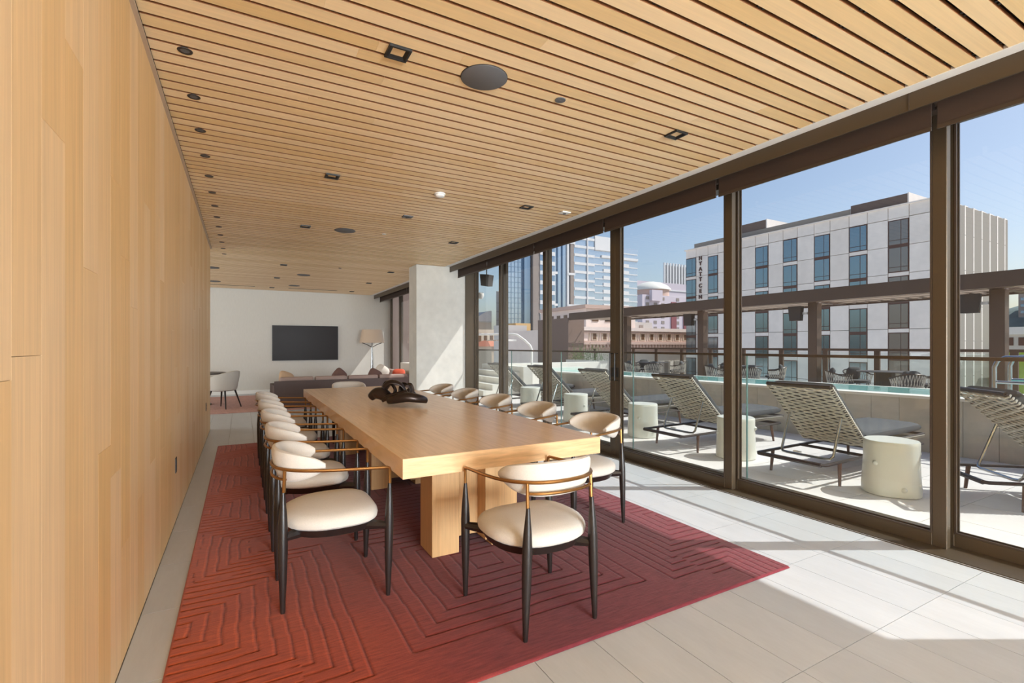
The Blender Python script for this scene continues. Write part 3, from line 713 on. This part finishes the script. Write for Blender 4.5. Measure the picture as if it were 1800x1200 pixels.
# ---- loungers
def make_lounger(label, loc, rz):
    t = thing('sun_lounger', label, 'sun lounger', loc, rz, 'woven sun loungers facing the pool')
    w_ = .35
    MB().tube([(-.30,-w_+.03,.23),(-.27,-w_,.23),(1.75,-w_,.25)], .02, 8, flat=.8).tube([(-.30,w_-.03,.23),(-.27,w_,.23),(1.75,w_,.25)], .02, 8, flat=.8)\
        .tube([(-.30,-w_+.02,.23),(-.30,w_-.02,.23)], .022, 8).tube([(1.72,-w_,.25),(1.72,w_,.25)], .02, 8).tube([(.5,-w_,.24),(.5,w_,.24)], .016, 8).build('base_frame', M['lframe'], t, True)
    for x in (0, 1.55):
        for sy in (-1, 1):
            MB().tube([(x-.01,sy*w_,.23),(x-.03 if x == 0 else x+.03,sy*(w_+.01),0)], [.02,.014], 8).build('leg', M['lleg'], t, True)
    # seat shell with rope, cushion on it
    b0 = Vector((.55,0,.33)); b1 = Vector((-.14,0,.985)); u = (b1-b0); Lb = u.length; u.normalize(); nrm = Vector((u.z,0,-u.x))
    if nrm.z < 0: nrm = -nrm
    fr = MB(); hw_ = .325
    fr.tube([b0+Vector((0,sy*hw_,0)) for sy in (-1,)]+[b1+Vector((0,-hw_,0))], .017, 8)
    fr.tube([b0+Vector((0,hw_,0)), b1+Vector((0,hw_,0))], .017, 8).tube([b1+Vector((0,-hw_-.01,0)), b1+Vector((0,hw_+.01,0))], .021, 8).tube([b0+Vector((0,-hw_,0)), b0+Vector((0,hw_,0))], .02, 8)
    fr.tube([(.55,-hw_,.33),(1.85,-hw_,.35)], .017, 8).tube([(.55,hw_,.33),(1.85,hw_,.35)], .017, 8).tube([(1.85,-hw_,.35),(1.85,hw_,.35)], .017, 8)
    fr.build('body_frame', M['lframe'], t, True)
    rp = MB(); ns = 31
    for i in range(ns):
        f = (i+.7)/(ns+.6); c0 = b0+u*Lb*f; pts = []
        pts.append(c0+Vector((0,-hw_-.012,0))+nrm*.02); pts.append(c0+Vector((0,-hw_-.024,0)))
        for q in range(15):
            yy = -hw_+2*hw_*q/14
            pts.append(c0+u*(.0085*math.sin(q*PI/1.75+(i % 2)*PI+.4*math.sin(i*.7)))+Vector((0,yy,0))-nrm*(.016+.005*math.cos(q*PI/1.75+(i%2)*PI)))
        pts.append(c0+Vector((0,hw_+.024,0))); pts.append(c0+Vector((0,hw_+.012,0))+nrm*.02)
        rp.tube(pts, .0088, 5)
    for i in range(42):
        x = .62+i*.029
        for sy in (-1, 1): rp.tube([(x,sy*(hw_-.01),.352),(x+.005,sy*(hw_+.022),.345),(x+.01,sy*(hw_+.02),.325),(x,sy*(hw_-.01),.312)], .008, 4)
        if i % 2 == 0: rp.tube([(x,-hw_,.315),(x,hw_,.315)], .008, 4)
    r_ = rp.build('rope_weave', M['rope'], t, True); r_['kind'] = 'stuff'
    def slab(p0, p1, th, n_, side=.31):
        p0, p1 = Vector(p0), Vector(p1); d = (p1-p0).normalized(); nn = Vector((-d.z,0,d.x)); nn = nn if nn.z > 0 else -nn
        rings = []
        for f, e in ((0,.6),(.03,.95),(.1,1),(.5,1.03),(.9,1),(.97,.95),(1,.6)):
            p = p0.lerp(p1, f); ring = []
            for q in range(16):
                a = 2*PI*q/16; ca, sa = math.cos(a), math.sin(a)
                ring.append(p+Vector((0, side*math.copysign(abs(ca)**.35, ca), 0))+nn*(th/2+th/2*e*math.copysign(abs(sa)**.6, sa)))
            rings.append(ring)
        return MB().loft(rings)
    slab((.62,0,.36), (1.84,0,.375), .11, None).build('seat_cushion', M['cushion'], t, True)
    q0 = b0+nrm*.02+u*.05; q1 = b1+nrm*.02-u*.06
    slab(q0, q1, .10, None).build('back_cushion', M['cushion'], t, True)
    st = MB()
    pL = b0.lerp(b1, .52)
    st.tube([pL+Vector((0,-.27,0))-nrm*.03, (.03,-.27,.27), (.01,-.25,.24), (-.0,-.2,.235), (.0,.2,.235), (.01,.25,.24), (.03,.27,.27), pL+Vector((0,.27,0))-nrm*.03], .014, 8)
    st.build('back_strut', M['chrome'], t, True)
    MB().box(.0,.03,.05,.13,.25,.262).build('strut_latch', M['white'], t)
    return t
lg = make_lounger('woven lounger with charcoal cushion, third glass panel from the column side, nearest square-on one', (5.235, 3.03, 0), 0)
lg['label'] = 'woven charcoal lounger seen square-on, nearest the camera through the widest glass panel'
for y, l in ((4.76, 'woven charcoal lounger between the first and second steel-framed glass mullions from the right end, next after the nearest'), (6.49, 'woven charcoal lounger third in the row, behind the door handle stile'), (8.2, 'woven charcoal lounger fourth in the row, left of the door handle stile'), (9.75, 'woven charcoal lounger farthest along the pool')):
    dup(lg, (5.235 if y < 9 else 5.1, y, 0), 0, l)
for o in list(C.objects):
    if o.get('label', '').startswith('woven charcoal lounger between'): o['label'] = 'woven charcoal lounger second in the row, right of the door handle stile'
dup(lg, (6.0, 1.75, 0), -math.radians(42), 'woven charcoal lounger turned sideways, cut off at the right edge')
# ---- ceramic stump tables
def make_stump(label, loc, rz):
    t = thing('side_table', label, 'side table', loc, rz, 'white ceramic stump tables between the loungers')
    N = 40; rings = []
    for z, s_ in ((0,.98),(.01,1.04),(.06,1.05),(.2,1.01),(.35,.98),(.47,.985),(.495,.98),(.505,.955)):
        rings.append([((.222*s_)*(1+.025*math.sin(3*2*PI*i/N+1)+.018*math.sin(5*2*PI*i/N+z*3))*math.cos(2*PI*i/N), (.222*s_)*(1+.025*math.sin(3*2*PI*i/N+1)+.018*math.sin(5*2*PI*i/N+z*3))*math.sin(2*PI*i/N), z) for i in range(N)])
    rings += [[(x*k/.955*.955, y*k, .505-.002*(1-k)) for x, y, z in rings[-1]] for k in (.6,.2)]
    MB().loft(rings).build('trunk', M['stump'], t, True)
    for a, z in ((2.6,.3),(-2.0,.12),(-1.2,.38),(3.6,.08)):
        x, y = .218*math.cos(a), .218*math.sin(a)
        MB().tube([(x*.95,y*.95,z),(x*1.06,y*1.06,z+.005),(x*1.11,y*1.11,z+.006)], [.03,.022,.008], 10).build('knot', M['stump'], t, True)
    return t
sp = make_stump('pale ceramic stump table nearest the camera, in full view through the widest glass panel', (5.41, 2.32, 0), .4)
for i, (y, l) in enumerate(((4.0,'pale ceramic stump table half hidden behind the bronze stile, second in the row'), (5.63,'pale ceramic stump table third in the row, right of the door handle stile'), (7.35,'pale ceramic stump table fourth in the row, left of the door handle stile'), (9.0,'pale ceramic stump table farthest along the pool'))):
    dup(sp, (5.43, y, 0), 1.1*i, l)

# ---- pergola across the pool
pg = thing('pergola', 'long brown steel pergola with louvred roof across the pool', 'pergola', (13.0, 0, 0))
MB().box(0, .14, -6, 18.15, 2.55, 2.86).build('front_beam', M['pergola'], pg)
MB().box(2.1, 2.24, -6, 18.15, 2.55, 2.86).build('rear_beam', M['pergola'], pg)
for k in range(-2, 6):
    yy = 3.93+k*3.69
    if yy > 18: break
    bevel(MB().box(.5, .74, yy-.12, yy+.12, 0, 2.56).build('post', M['pergola'], pg), .01, 1)
    MB().box(.14, 2.1, yy-.07, yy+.07, 2.56, 2.8).build('cross_beam', M['pergola'], pg)
for k in range(78):
    yy = -5.8+k*.305
    m_ = MB().prism([(.14,yy),(2.1,yy),(2.1,yy+.03),(.14,yy+.03)], 2.58, 2.72).build('louver', M['louver'], pg)
for x in (.55, 1.1, 1.65): MB().box(x, x+.05, -6, 18, 2.565, 2.58).build('batten', M['louver'], pg)
pw = tag(MB().box(13.0, 13.9, 18.2, 20.8, 0, 2.66).build('pergola_wall', M['dwall']), 'solid brown panelled block closing the far end of the pergola', 'wall')
for k, nm in zip(range(0, 5), ('nearest, cut by the right glass panel', 'second', 'third', 'fourth')):
    yy = 3.93+k*3.69
    t = thing('terrace_speaker', 'dark box loudspeaker on a pergola post, %s from the right' % nm if k else 'dark box loudspeaker on the nearest pergola post at the right edge', 'speaker', (13.42, yy+.36, 2.28), 0, 'loudspeakers on the pergola posts')
    MB().loft([[(-.1,-.13,-.2),(.1,-.1,-.2),(.1,.12,-.2),(-.1,.16,-.2)], [(-.1,-.16,.2),(.1,-.13,.2),(.1,.16,.2),(-.1,.2,.2)]]).build('cabinet', M['speaker'], t)
    MB().box(.04,.1,-.235,-.12,-.03,.03).build('bracket', M['white'], t)
# railing
rg = thing('terrace_railing', 'brown steel and glass railing along the terrace edge', 'railing', (15.6, 0, 0))
MB().box(-.04,.04,-6,17.9,1.24,1.31).build('top_rail', M['pergola'], rg)
for k in range(-4, 13):
    yy = 2.95+k*1.39 - .1
    MB().box(-.03,.03,yy-.07,yy+.07,0,1.24).build('post', M['pergola'], rg)
    MB().box(-.006,.006,yy+.09,yy+1.30,.06,1.2).build('glass_panel', M['fence'], rg)
# terrace dining sets
def make_ochair(label, loc, rz, cush=True):
    t = thing('rope_armchair', label, 'chair', loc, rz, 'rope armchairs under the pergola')
    N = 24
    top = [(.34*math.cos(math.radians(-215+250*i/(N-1))), .33*math.sin(math.radians(-215+250*i/(N-1))), .62+.12*max(0,-math.sin(math.radians(-215+250*i/(N-1))))) for i in range(N)]
    bot = [(x*.82, y*.82, .38) for x, y, z in top]
    MB().tube(top, .016, 6).build('arm_rail', M['lframe'], t, True)
    MB().tube(bot, .014, 6).build('seat_ring', M['lframe'], t, True)
    rp = MB()
    for i in range(N-1):
        rp.tube([bot[i], top[i+1]], .006, 4).tube([bot[i+1], top[i]], .006, 4)
    o = rp.build('rope_weave', M['rope'], t); o['kind'] = 'stuff'
    for a in (-2.3,-.84,.84,2.3): MB().tube([(.24*math.cos(a),.24*math.sin(a),.38),(.29*math.cos(a),.29*math.sin(a),0)], [.016,.011], 6).build('leg', M['lframe'], t, True)
    MB().lathe([(.24,.38),(.27,.40),(.27,.45),(.22,.47),(.001,.475)], k=20).build('seat_cushion', M['cushion'], t, True)
    pillow('back_cushion', M['cushion'], None, (0,-.19,.62), (1.35,0,0), .2, .07, parent=t)
    return t
oc = make_ochair('rope armchair left of the nearest pergola table', (13.45, 7.2, 0), math.radians(180))
sets = [(14.3, 6.25), (14.2, 10.25), (14.2, 14.2)]
names = ['nearest', 'middle', 'farthest']
for i, (x, y) in enumerate(sets):
    t = thing('terrace_table', 'round dark table under the pergola, %s of the three' % names[i], 'table', (x, y, 0), 0, 'tables under the pergola')
    MB().lathe([(.6,.725),(.61,.735),(.61,.745),(.001,.75)], k=32).build('tabletop', M['htable'], t, True)
    MB().lathe([(.26,0),(.2,.3),(.2,.725)], k=6).build('pedestal', M['htable'], t)
    pos = [((-.55,.80) if i == 0 else (-.72, .42 if i == 1 else .3))+('on its pool side, left',-2.5), (-.7,-.75,'on its pool side, right',-.7), (.45,.85,'behind it, left',-3.6), (.5,-.8,'behind it, right',.6)]
    for j, (dx, dy, l, rz) in enumerate(pos):
        ll = 'rope armchair at the %s pergola table, %s' % (names[i], l)
        rz = math.atan2(-dx, dy) + PI + PI/2*0
        a = math.atan2(-dy, -dx)-PI/2
        if i == 0 and j == 0: oc.location = (x+dx, y+dy, 0); oc.rotation_euler = (0,0,a); oc['label'] = ll
        else: dup(oc, (x+dx, y+dy, 0), a, ll)
# planter with bamboo
t = thing('planter', 'pale planter box of green bamboo past the pool end', 'planter', (12.4, 16.1, 0), PI/2)
MB().box(-1.0,1.0,-.3,.3,0,.80).build('box', M['coping'], t)
lf = MB(); rr = random.Random(5)
for i in range(700):
    x, y, z = rr.uniform(-1,1), rr.uniform(-.35,.35), .78+abs(rr.gauss(0,.28)); a = rr.uniform(0, 6.28); b_ = rr.uniform(-.6,.6)
    d = Vector((math.cos(a), math.sin(a), b_))*.10; s_ = Vector((-math.sin(a), math.cos(a), .2))*.016; p = Vector((x,y,z))
    lf.quad(p, p+d*.5+s_, p+d, p+d*.5-s_)
o = lf.build('foliage', M['leaf'], t); o['kind'] = 'stuff'
for i in range(14):
    x = -.9+i*.138; MB().tube([(x,rr.uniform(-.2,.2),.7),(x+rr.uniform(-.05,.05),0,1.3+rr.uniform(-.1,.2))], .008, 5).build('cane', M['leaf'], t)
# speaker and camera hung from the canopy edge
t = thing('terrace_speaker', 'dark box loudspeaker hanging outside from the canopy near the column', 'speaker', (4.9, 10.05, 2.88), .5)
MB().loft([[(-.09,-.1,-.15),(.09,-.1,-.13),(.09,.1,-.09),(-.09,.1,-.11)], [(-.1,-.13,.12),(.1,-.13,.12),(.1,.12,.15),(-.1,.12,.15)]]).build('cabinet', M['speaker'], t)
MB().tube([(0,0,.1),(0,0,.45)], .015, 6).build('bracket', M['speaker'], t)
t = thing('dome_camera', 'white dome camera on the outside wall below the hanging speaker', 'camera', (4.75, 10.05, 2.55))
MB().lathe([(.001,-.1),(.05,-.08),(.075,-.02),(.075,.03),(.05,.05)], k=18).build('dome', M['white'], t, True)
MB().box(-.3,-.05,-.02,.02,.0,.04).build('arm', M['white'], t)

t = thing('building_wing', 'tall brown clad wing seen through the lounge window beside the column', 'building', (4.9, 20.5, 0))
MB().box(0, 3.2, 0, 3, -20, 9).build('wall', M['dwall'], t)
for i in range(7): MB().box(.1+i*.45, .5+i*.45, -.05, 0, -.2, 9).build('cladding_panel', M['dwall'], t)
# ================================================================ CITY
HC = mat('pale_concrete_panel', (244,236,228), .8, rnd=.03, noise=[(.35,.06),(2,.04)])
HW = mat('hotel_window_frame', (92,66,58), .5)
HG = mat('blue_reflective_glass', (132,150,158), .08, metal=.8)
HG2 = mat('brown_reflective_glass', (140,132,126), .15, metal=.6)
JN = mat('panel_joint_grey', (150,144,136), .9)
RB = mat('ribbed_brown_metal', (112,96,88), .6)
TG = mat('tower_blue_glass', (176,190,204), .12, metal=.75)
TG2 = mat('tower_dark_blue_glass', (140,160,180), .12, metal=.7)
TW_ = mat('tower_white_spandrel', (222,222,222), .6)
TGR = mat('tower_grey_stone', (150,140,134), .8)
PINK = mat('pinkish_stone', (236,220,210), .8, noise=(.6,.05))
PINK2 = mat('terracotta_cornice', (204,176,162), .8)
WIN = mat('dark_window', (112,86,66), .3)
BEI = mat('beige_stone', (200,184,164), .8); OCH = mat('ochre_brick', (206,170,112), .8); LGR = mat('light_grey_render', (196,192,188), .8)
LIL = mat('pale_lilac_stone', (206,196,204), .8); MAR = mat('maroon_granite', (140,84,88), .6); WHT = mat('white_dome', (226,224,214), .6)
ORR = mat('orange_roof_tile', (190,120,90), .8); HILL = mat('hillside_trees', (96,112,108), .95, noise=(.12,.35)); GRN = mat('hedge_yellow_green', (150,176,70), .9, noise=(2,.2))
GRD = mat('city_ground', (212,208,200), .9, noise=(.02,.1))
struct(MB().box(-600, 700, -500, 900, -26, -25.5).build('city_ground', GRD))
# hotel, its long face square to the room's length
H = thing('hotel', 'pale panelled hotel block with blue windows across the street', 'building', (60, 21.2, 0))
LH = 31.9
MB().box(.25, 16, 0, LH, -25.5, 15.6).build('structure_wall', JN, H)
cols = [('B', 0, 2.92), ('W3', 2.92, 4.79), ('B', 4.79, 6.75), ('S', 6.75, 8.6), ('B', 8.6, 10.63), ('P', 10.63, 12.44), ('B', 12.44, 14.46), ('S', 14.46, 16.28), ('B', 16.28, 18.25), ('P', 18.25, 20.11), ('B', 20.11, 22.2), ('B', 22.2, 24.2), ('B', 24.2, 25.94), ('P', 25.94, 27.66), ('B', 27.66, 29.79), ('S', 29.79, 31.72)]
def joint_z(): return [15.0-2.95*k for k in range(0, 9)]
def hwin(y0, y1, z0, z1, gm, two=True):
    f = MB().box(.0, .24, y0+.02, y1-.02, z0, z1).build('window', HW, H)
    ws = []
    hgt = z1-z0
    rows = [(z0+.1, z1-.1)] if hgt < 3.2 else [(z0+.1, z0+hgt/2-.18), (z0+hgt/2+.18, z1-.1)]
    for a, b_ in rows:
        for p, q in (((y0+.1), (y0+(y1-y0)*.36)), ((y0+(y1-y0)*.36+.06), (y1-.1))):
            MB().box(-.03, 0, p, q, a, a+.42).build('pane', gm, f); MB().box(-.03, 0, p, q, a+.48, b_).build('pane', gm, f)
for kind, y0, y1 in cols:
    piece('panel', HC, H, .0, .3, y0+.03, y1-.03, 14.75, 15.95)
    if kind == 'B':
        z = 14.70
        while z > -9:
            z2 = z-2.9; piece('panel', HC, H, 0, .3, y0+.03, y1-.03, z2+.03, z-.02); z = z2
    else:
        if kind == 'P': wz = [(14.45-5.9*k-5.45, 14.45-5.9*k) for k in range(4)]
        elif kind == 'S': wz = [(11.85, 14.7)]+[(11.45-5.95*k-5.5, 11.45-5.95*k) for k in range(4)]
        else: wz = [(14.55-5.9*k-5.5, 14.55-5.9*k) for k in range(4)]
        prev = 14.72
        for z0, z1 in wz:
            if prev-z1 > .12: piece('panel', HC, H, 0, .3, y0+.03, y1-.03, z1+.01, prev-.01)
            hwin(y0, y1, z0, z1, HG2 if kind == 'W3' else HG); prev = z0
piece('coping', HC, H, -.15, .6, -.1, LH, 15.95, 16.1)
# ribbed end face
for k in range(15):
    x = .3+k*1.05
    if k == 5:
        piece('recess_panel', HC, H, x, x+.9, .05, .2, -9, 15.3); continue
    d = .06 if k % 2 else -.02
    for a, b_ in ((12.7,15.7),(9.1,12.64),(5.5,9.04),(1.9,5.44),(-1.7,1.84),(-5.3,-1.76)):
        MB().prism([(x,.15),(x+.02,d),(x+1.01,d+.07),(x+1.03,.15)], a, b_).build('rib_panel', HC, H)
MB().box(1.0, 9, 9, 31, 16.1, 17.0).build('roof_slab', JN, H)
for a, b_, z1 in ((3.5, 9.0, 17.4), (9.1, 17, 17.0), (19.3, 24.5, 18.2)):
    MB().box(1.2, 7, a, b_, 16.1, z1).build('roof_screen', RB, H)
    MB().box(1.1, 6.9, a-.12, a, 16.1, z1+.05).build('screen_end', HC, H)
for chx, zc in zip('HYATT CEN', (14.4,13.62,12.8,12.02,11.25,0,10.3,9.5,8.62)):
    if chx == ' ': continue
    cu = bpy.data.curves.new('sign_letter', 'FONT'); cu.body = chx; cu.size = .82; cu.extrude = .06; cu.offset = .018; cu.align_x = 'CENTER'; cu.align_y = 'CENTER'
    tmp = bpy.data.objects.new('tmp', cu); C.objects.link(tmp)
    me = bpy.data.meshes.new_from_object(tmp.evaluated_get(bpy.context.evaluated_depsgraph_get())); bpy.data.objects.remove(tmp)
    me.name = 'sign_letter'; me.materials.clear(); me.materials.append(HW)
    o = bpy.data.objects.new('sign_letter', me); C.objects.link(o); o.parent = H
    o.matrix_local = Matrix(((0,0,-1,-.08),(-1,0,0,50.15-21.2),(0,1,0,zc),(0,0,0,1)))
H['label'] = 'pale panelled hotel block with blue windows and vertical letters across the street'

def bld(name, label, x0, x1, y0, y1, z1, m_, z0=-25.5, cat='building'):
    t = thing(name, label, cat, (x0, y0, 0)); MB().box(0, x1-x0, 0, y1-y0, z0, z1).build('wall', m_, t); return t
def bldp(name, label, poly, z1, m_, z0=-25.5):
    t = thing(name, label, 'building', (poly[0][0], poly[0][1], 0)); MB().prism([(x-poly[0][0], y-poly[0][1]) for x, y in poly], z0, z1).build('wall', m_, t); return t
def bands(t, w_, d_, z0, z1, step, hgt, m_, face='y', name='spandrel', out=.3, x0=0, x1=None):
    z = z0
    while z < z1:
        if face == 'y': piece(name, m_, t, x0, x1 if x1 else w_, -out, .05, z, z+hgt)
        else: piece(name, m_, t, -out, .05, 0, d_, z, z+hgt)
        z += step
def mull(t, xs_, z0, z1, wd, m_, out=.5, name='mullion'):
    for x in xs_: piece(name, m_, t, x-wd/2, x+wd/2, -out, .0, z0, z1)
# blue and white office towers (Y = 140)
t = bld('office_tower', 'tall blue glass tower with white grid, left part of the pair', 93, 111.6, 140, 170, 58, TG)
bands(t, 0, 0, 0, 56, 3.0, .9, TW_, x0=9.5, x1=18.5)
mull(t, (.4, 6.6), 0, 58, .7, TW_); mull(t, (2.4, 4.4), 0, 58, .35, TG2); mull(t, (8.4,), 0, 58, 1.4, TGR); mull(t, (15.2,), 0, 58, .4, TW_)
for z in (4, 15, 26, 37): piece('spandrel', TW_, t, 6.6, 9.6, -.6, 0, z, z+.8); piece('spandrel', TW_, t, -.2, 2.2, -.6, 0, z, z+.8)
t = bld('office_tower', 'lower blue and white banded office tower beside the tall one', 111.6, 132.2, 140, 165, 38.1, TG)
bands(t, 0, 0, 0, 33, 2.55, 1.35, TW_, x0=4, x1=16.2)
bands(t, 0, 0, 0, 37, 2.55, .35, TW_, x0=0, x1=20.6, out=.2, name='ledge')
MB().box(0, 7.5, -.4, 0, 36, 41).build('parapet', TW_, t); piece('spandrel', TW_, t, 3, 20.6, -.5, 0, 33.4, 34.3)
t = bldp('glass_tower', 'dark blue glass tower with gridded facade at far left of the view', [(74.6,140),(83.9,140),(84.2,150),(80.4,150)], 48, TG)
mull(t, [i*1.3 for i in range(8)], -5, 48, .12, TG2, .15); bands(t, 0, 0, 0, 48, 1.7, .14, TG2, x0=0, x1=9.4, out=.12, name='joint')
MB().box(7, 9.5, -1.0, 0, -25, 48).build('corner_bay', TG2, t)
t = bld('glass_tower', 'grey and white striped tower directly right of the dark blue one', 84.4, 92.6, 138, 160, 52, TGR)
bands(t, 0, 0, 2, 52, 3.3, 1.3, TW_, x0=2.6, x1=8.6); bands(t, 0, 0, 3.3, 52, 3.3, 2.0, TG2, x0=2.6, x1=8.4, out=.15, name='window_band')
mull(t, (6.2,), 0, 52, .4, TW_, .5)
# domed building and striped tower
t = bld('domed_building', 'pale lilac tower block topped by a white dome', 144.4, 172, 150, 175, 22.5, LIL)
MB().lathe([(7.5,22.5),(7.5,25.6)], 13, 8, 32).build('drum', PINK2, t, True)
MB().lathe([(8.3,25.4),(8.2,26.0),(6.8,27.4),(4.2,28.7),(1.5,29.3),(.01,29.4)], 13, 8, 32).build('dome', WHT, t, True)
MB().box(4, 10, -1.5, 0, 20, 24.5).build('terrace_block', LIL, t)
for x in (16.5, 24): MB().box(x, x+3.0, -.4, 0, -5, 20).build('glazed_bay', MAR, t)
for k in range(8):
    for j in range(5):
        if j in (3,): continue
        piece('window', TGR, t, 2+j*4.4, 2+j*4.4+1.8, -.1, .0, 3+k*2.5, 3+k*2.5+1.3)
t = bldp('striped_tower', 'white and dark vertically striped tower behind the domed building', [(209,200),(228,200),(248,216),(226,216)], 47, mat('tower_dark_stripe', (84,88,100), .5))
mull(t, [i*2.3 for i in range(9)], 0, 48.2, 1.0, TW_, .8, 'fin')
t = bld('office_block', 'pale banded office block right behind the dome', 150, 205, 178, 190, 33, LIL)
bands(t, 0, 0, 5, 32, 3, .5, TW_, x0=0, x1=55, name='ledge')
# classical block with cornice (Y = 60)
t = bld('classical_building', 'pink stone classical block with square attic windows and bracketed cornice', 42, 70.5, 60, 78, 3.9, PINK)
MB().box(-.3, 28.8, -.5, 0, 3.7, 4.25).build('upper_cornice', PINK, t); MB().box(-.3, 28.8, -.35, 0, 3.35, 3.5).build('moulding', PINK2, t)
MB().box(-.5, 28.8, -1.1, 0, 1.55, 1.95).build('main_cornice', PINK2, t); MB().box(-.4, 28.8, -.4, 0, 1.95, 2.1).build('moulding', PINK2, t)
MB().box(-.4, 28.8, -.2, 0, .35, 1.1).build('frieze', PINK2, t)
br = MB()
for i in range(42): br.box(.1+i*.68, .45+i*.68, -.95, 0, 1.1, 1.55)
o = br.build('bracket', PINK2, t); o['kind'] = 'stuff'
for i in range(12):
    x = 5.2+i*2.0
    fr_ = MB().box(x, x+1.15, -.12, 0, 2.2, 3.4).build('window', BEI, t); MB().box(x+.25, x+.9, -.14, -.1, 2.35, 3.25).build('pane', WIN, fr_)
    MB().box(x-.5, x-.38, -.1, 0, 2.1, 3.35).build('pilaster', BEI, t)
for i in range(12): MB().box(4.7+i*2.3, 6.0+i*2.3, -.1, 0, -4, -1.3).build('window', TGR, t)
p = bld('attic_building', 'pink stone attic storey behind the classical cornice', 46.8, 57, 60.8, 74, 7.6, PINK, z0=3.91)
MB().box(-.5, 10.5, -.5, 13, 7.2, 7.75).build('cornice', PINK2, p)
for i in range(6): MB().box(-.1, 0, 1+i*2.0, 1.9+i*2.0, 5.3, 6.4).build('window', WIN, p)
for i in range(3): MB().box(1.2+i*2.6, 2.4+i*2.6, -.1, 0, 5.2, 6.4).build('window', WIN, p)
q = bld('rooftop_plant', 'grey rooftop machinery on the classical block', 59, 63, 63, 67, 5.4, LGR, z0=4.3)
MB().box(1, 1.8, -.1, 0, 4, 4.9).build('louvre', TGR, q)
# left group
t = bldp('slab_tower', 'plain grey slab tower far left', [(76.8,150),(90,150),(96,158),(81.2,158)], 20.1, LGR); bands(t, 0,0, -5, 19, 3, .15, TGR, x0=0, x1=13, out=.1, name='joint')
t = bld('arched_building', 'pale building with curved roof far left', 66, 73, 146, 158, 9, BEI)
MB().prism([(0,0),(7,0),(7,2),(0,2)], 9, 9.4).build('roof_edge', LGR, t)
MB().loft([[(6.8*(i/8), y, 9.3+3.6*math.sin(PI/2*i/8)) for i in range(9)]+[(6.8,y,9.3)] for y in (-.5, 12)]).build('curved_roof', LGR, t)
t = bld('beige_building', 'beige stone block under the curved roof', 60, 69, 135, 145, 6.3, BEI)
for i in range(4): MB().box(1+i*2, 2+i*2, -.1, 0, 2.5, 5.2).build('window', WIN, t)
t = bld('tiled_roof_building', 'low building with orange tiled roof at far left', 48, 58, 96, 110, 1.2, BEI)
MB().loft([[(-.5,-.5,1.2),(10.5,-.5,1.2),(10.5,14,1.2),(-.5,14,1.2)], [(2,6,2.6),(8,6,2.6),(8,8,2.6),(2,8,2.6)]]).build('roof', ORR, t)
t = bld('white_block', 'plain white stair block at far left', 42.5, 47.5, 80, 84, 5.2, LGR); MB().box(0,5,-.1,0,1.5,1.6).build('joint', TGR, t)
t = bld('ochre_building', 'ochre building with grid windows below the glass towers', 62, 66.5, 110, 114, 7.2, OCH)
for i in range(3):
    for j in range(3): piece('window', TGR, t, .5+i*1.4, 1.3+i*1.4, -.06, 0, j*2, 1.2+j*2)
t = bld('low_classical_building', 'pale grey classical building behind the pool handrail', 60, 78, 100, 109, 4.6, LIL)
MB().box(-.3, 18.3, -.6, 0, 1.8, 2.4).build('cornice', PINK2, t)
for i in range(6): MB().box(1.5+i*2.8, 2.5+i*2.8, -.1, 0, 2.7, 4.1).build('window', TGR, t)
# right group
t = bld('low_office', 'grey low building with square windows at the right edge', 110, 125, 14, 34, 3.2, LGR)
MB().box(-.4, 6, -.4, 20, 3.2, 4.4).build('roof_edge', TW_, t)
for i in range(7):
    for j in range(2): MB().box(-.1, 0, 10+i*1.5, 10.9+i*1.5, 1.4-j*2.2, 2.7-j*2.2).build('window', HW, t)
tag(MB().box(70, 74, 5, 20, -25, .9).build('hedge', GRN), 'bright green clipped hedge at the right edge beyond the railing', 'hedge')
hm = MB(); N = 40; rings = []
for i in range(N+1):
    y = -60+i*6
    z = 9+10*math.exp(-((y-20)/45)**2)+1.2*math.sin(i*1.7)+.8*math.sin(i*3.9)
    rings.append([(185,y,-25),(190,y,z*.35),(205,y,z*.8),(225,y,z),(280,y,z+2),(330,y,-25)])
hm.loft(rings); struct(hm.build('hills', HILL, None, True))
t = bld('hill_tower', 'grey apartment tower on the wooded hill at the right edge', 200, 212, 44, 53.5, 17, TGR)
for j in range(5): piece('window_band', TG2, t, -.2, 0, .5, 9, 7+j*1.9, 7.8+j*1.9)
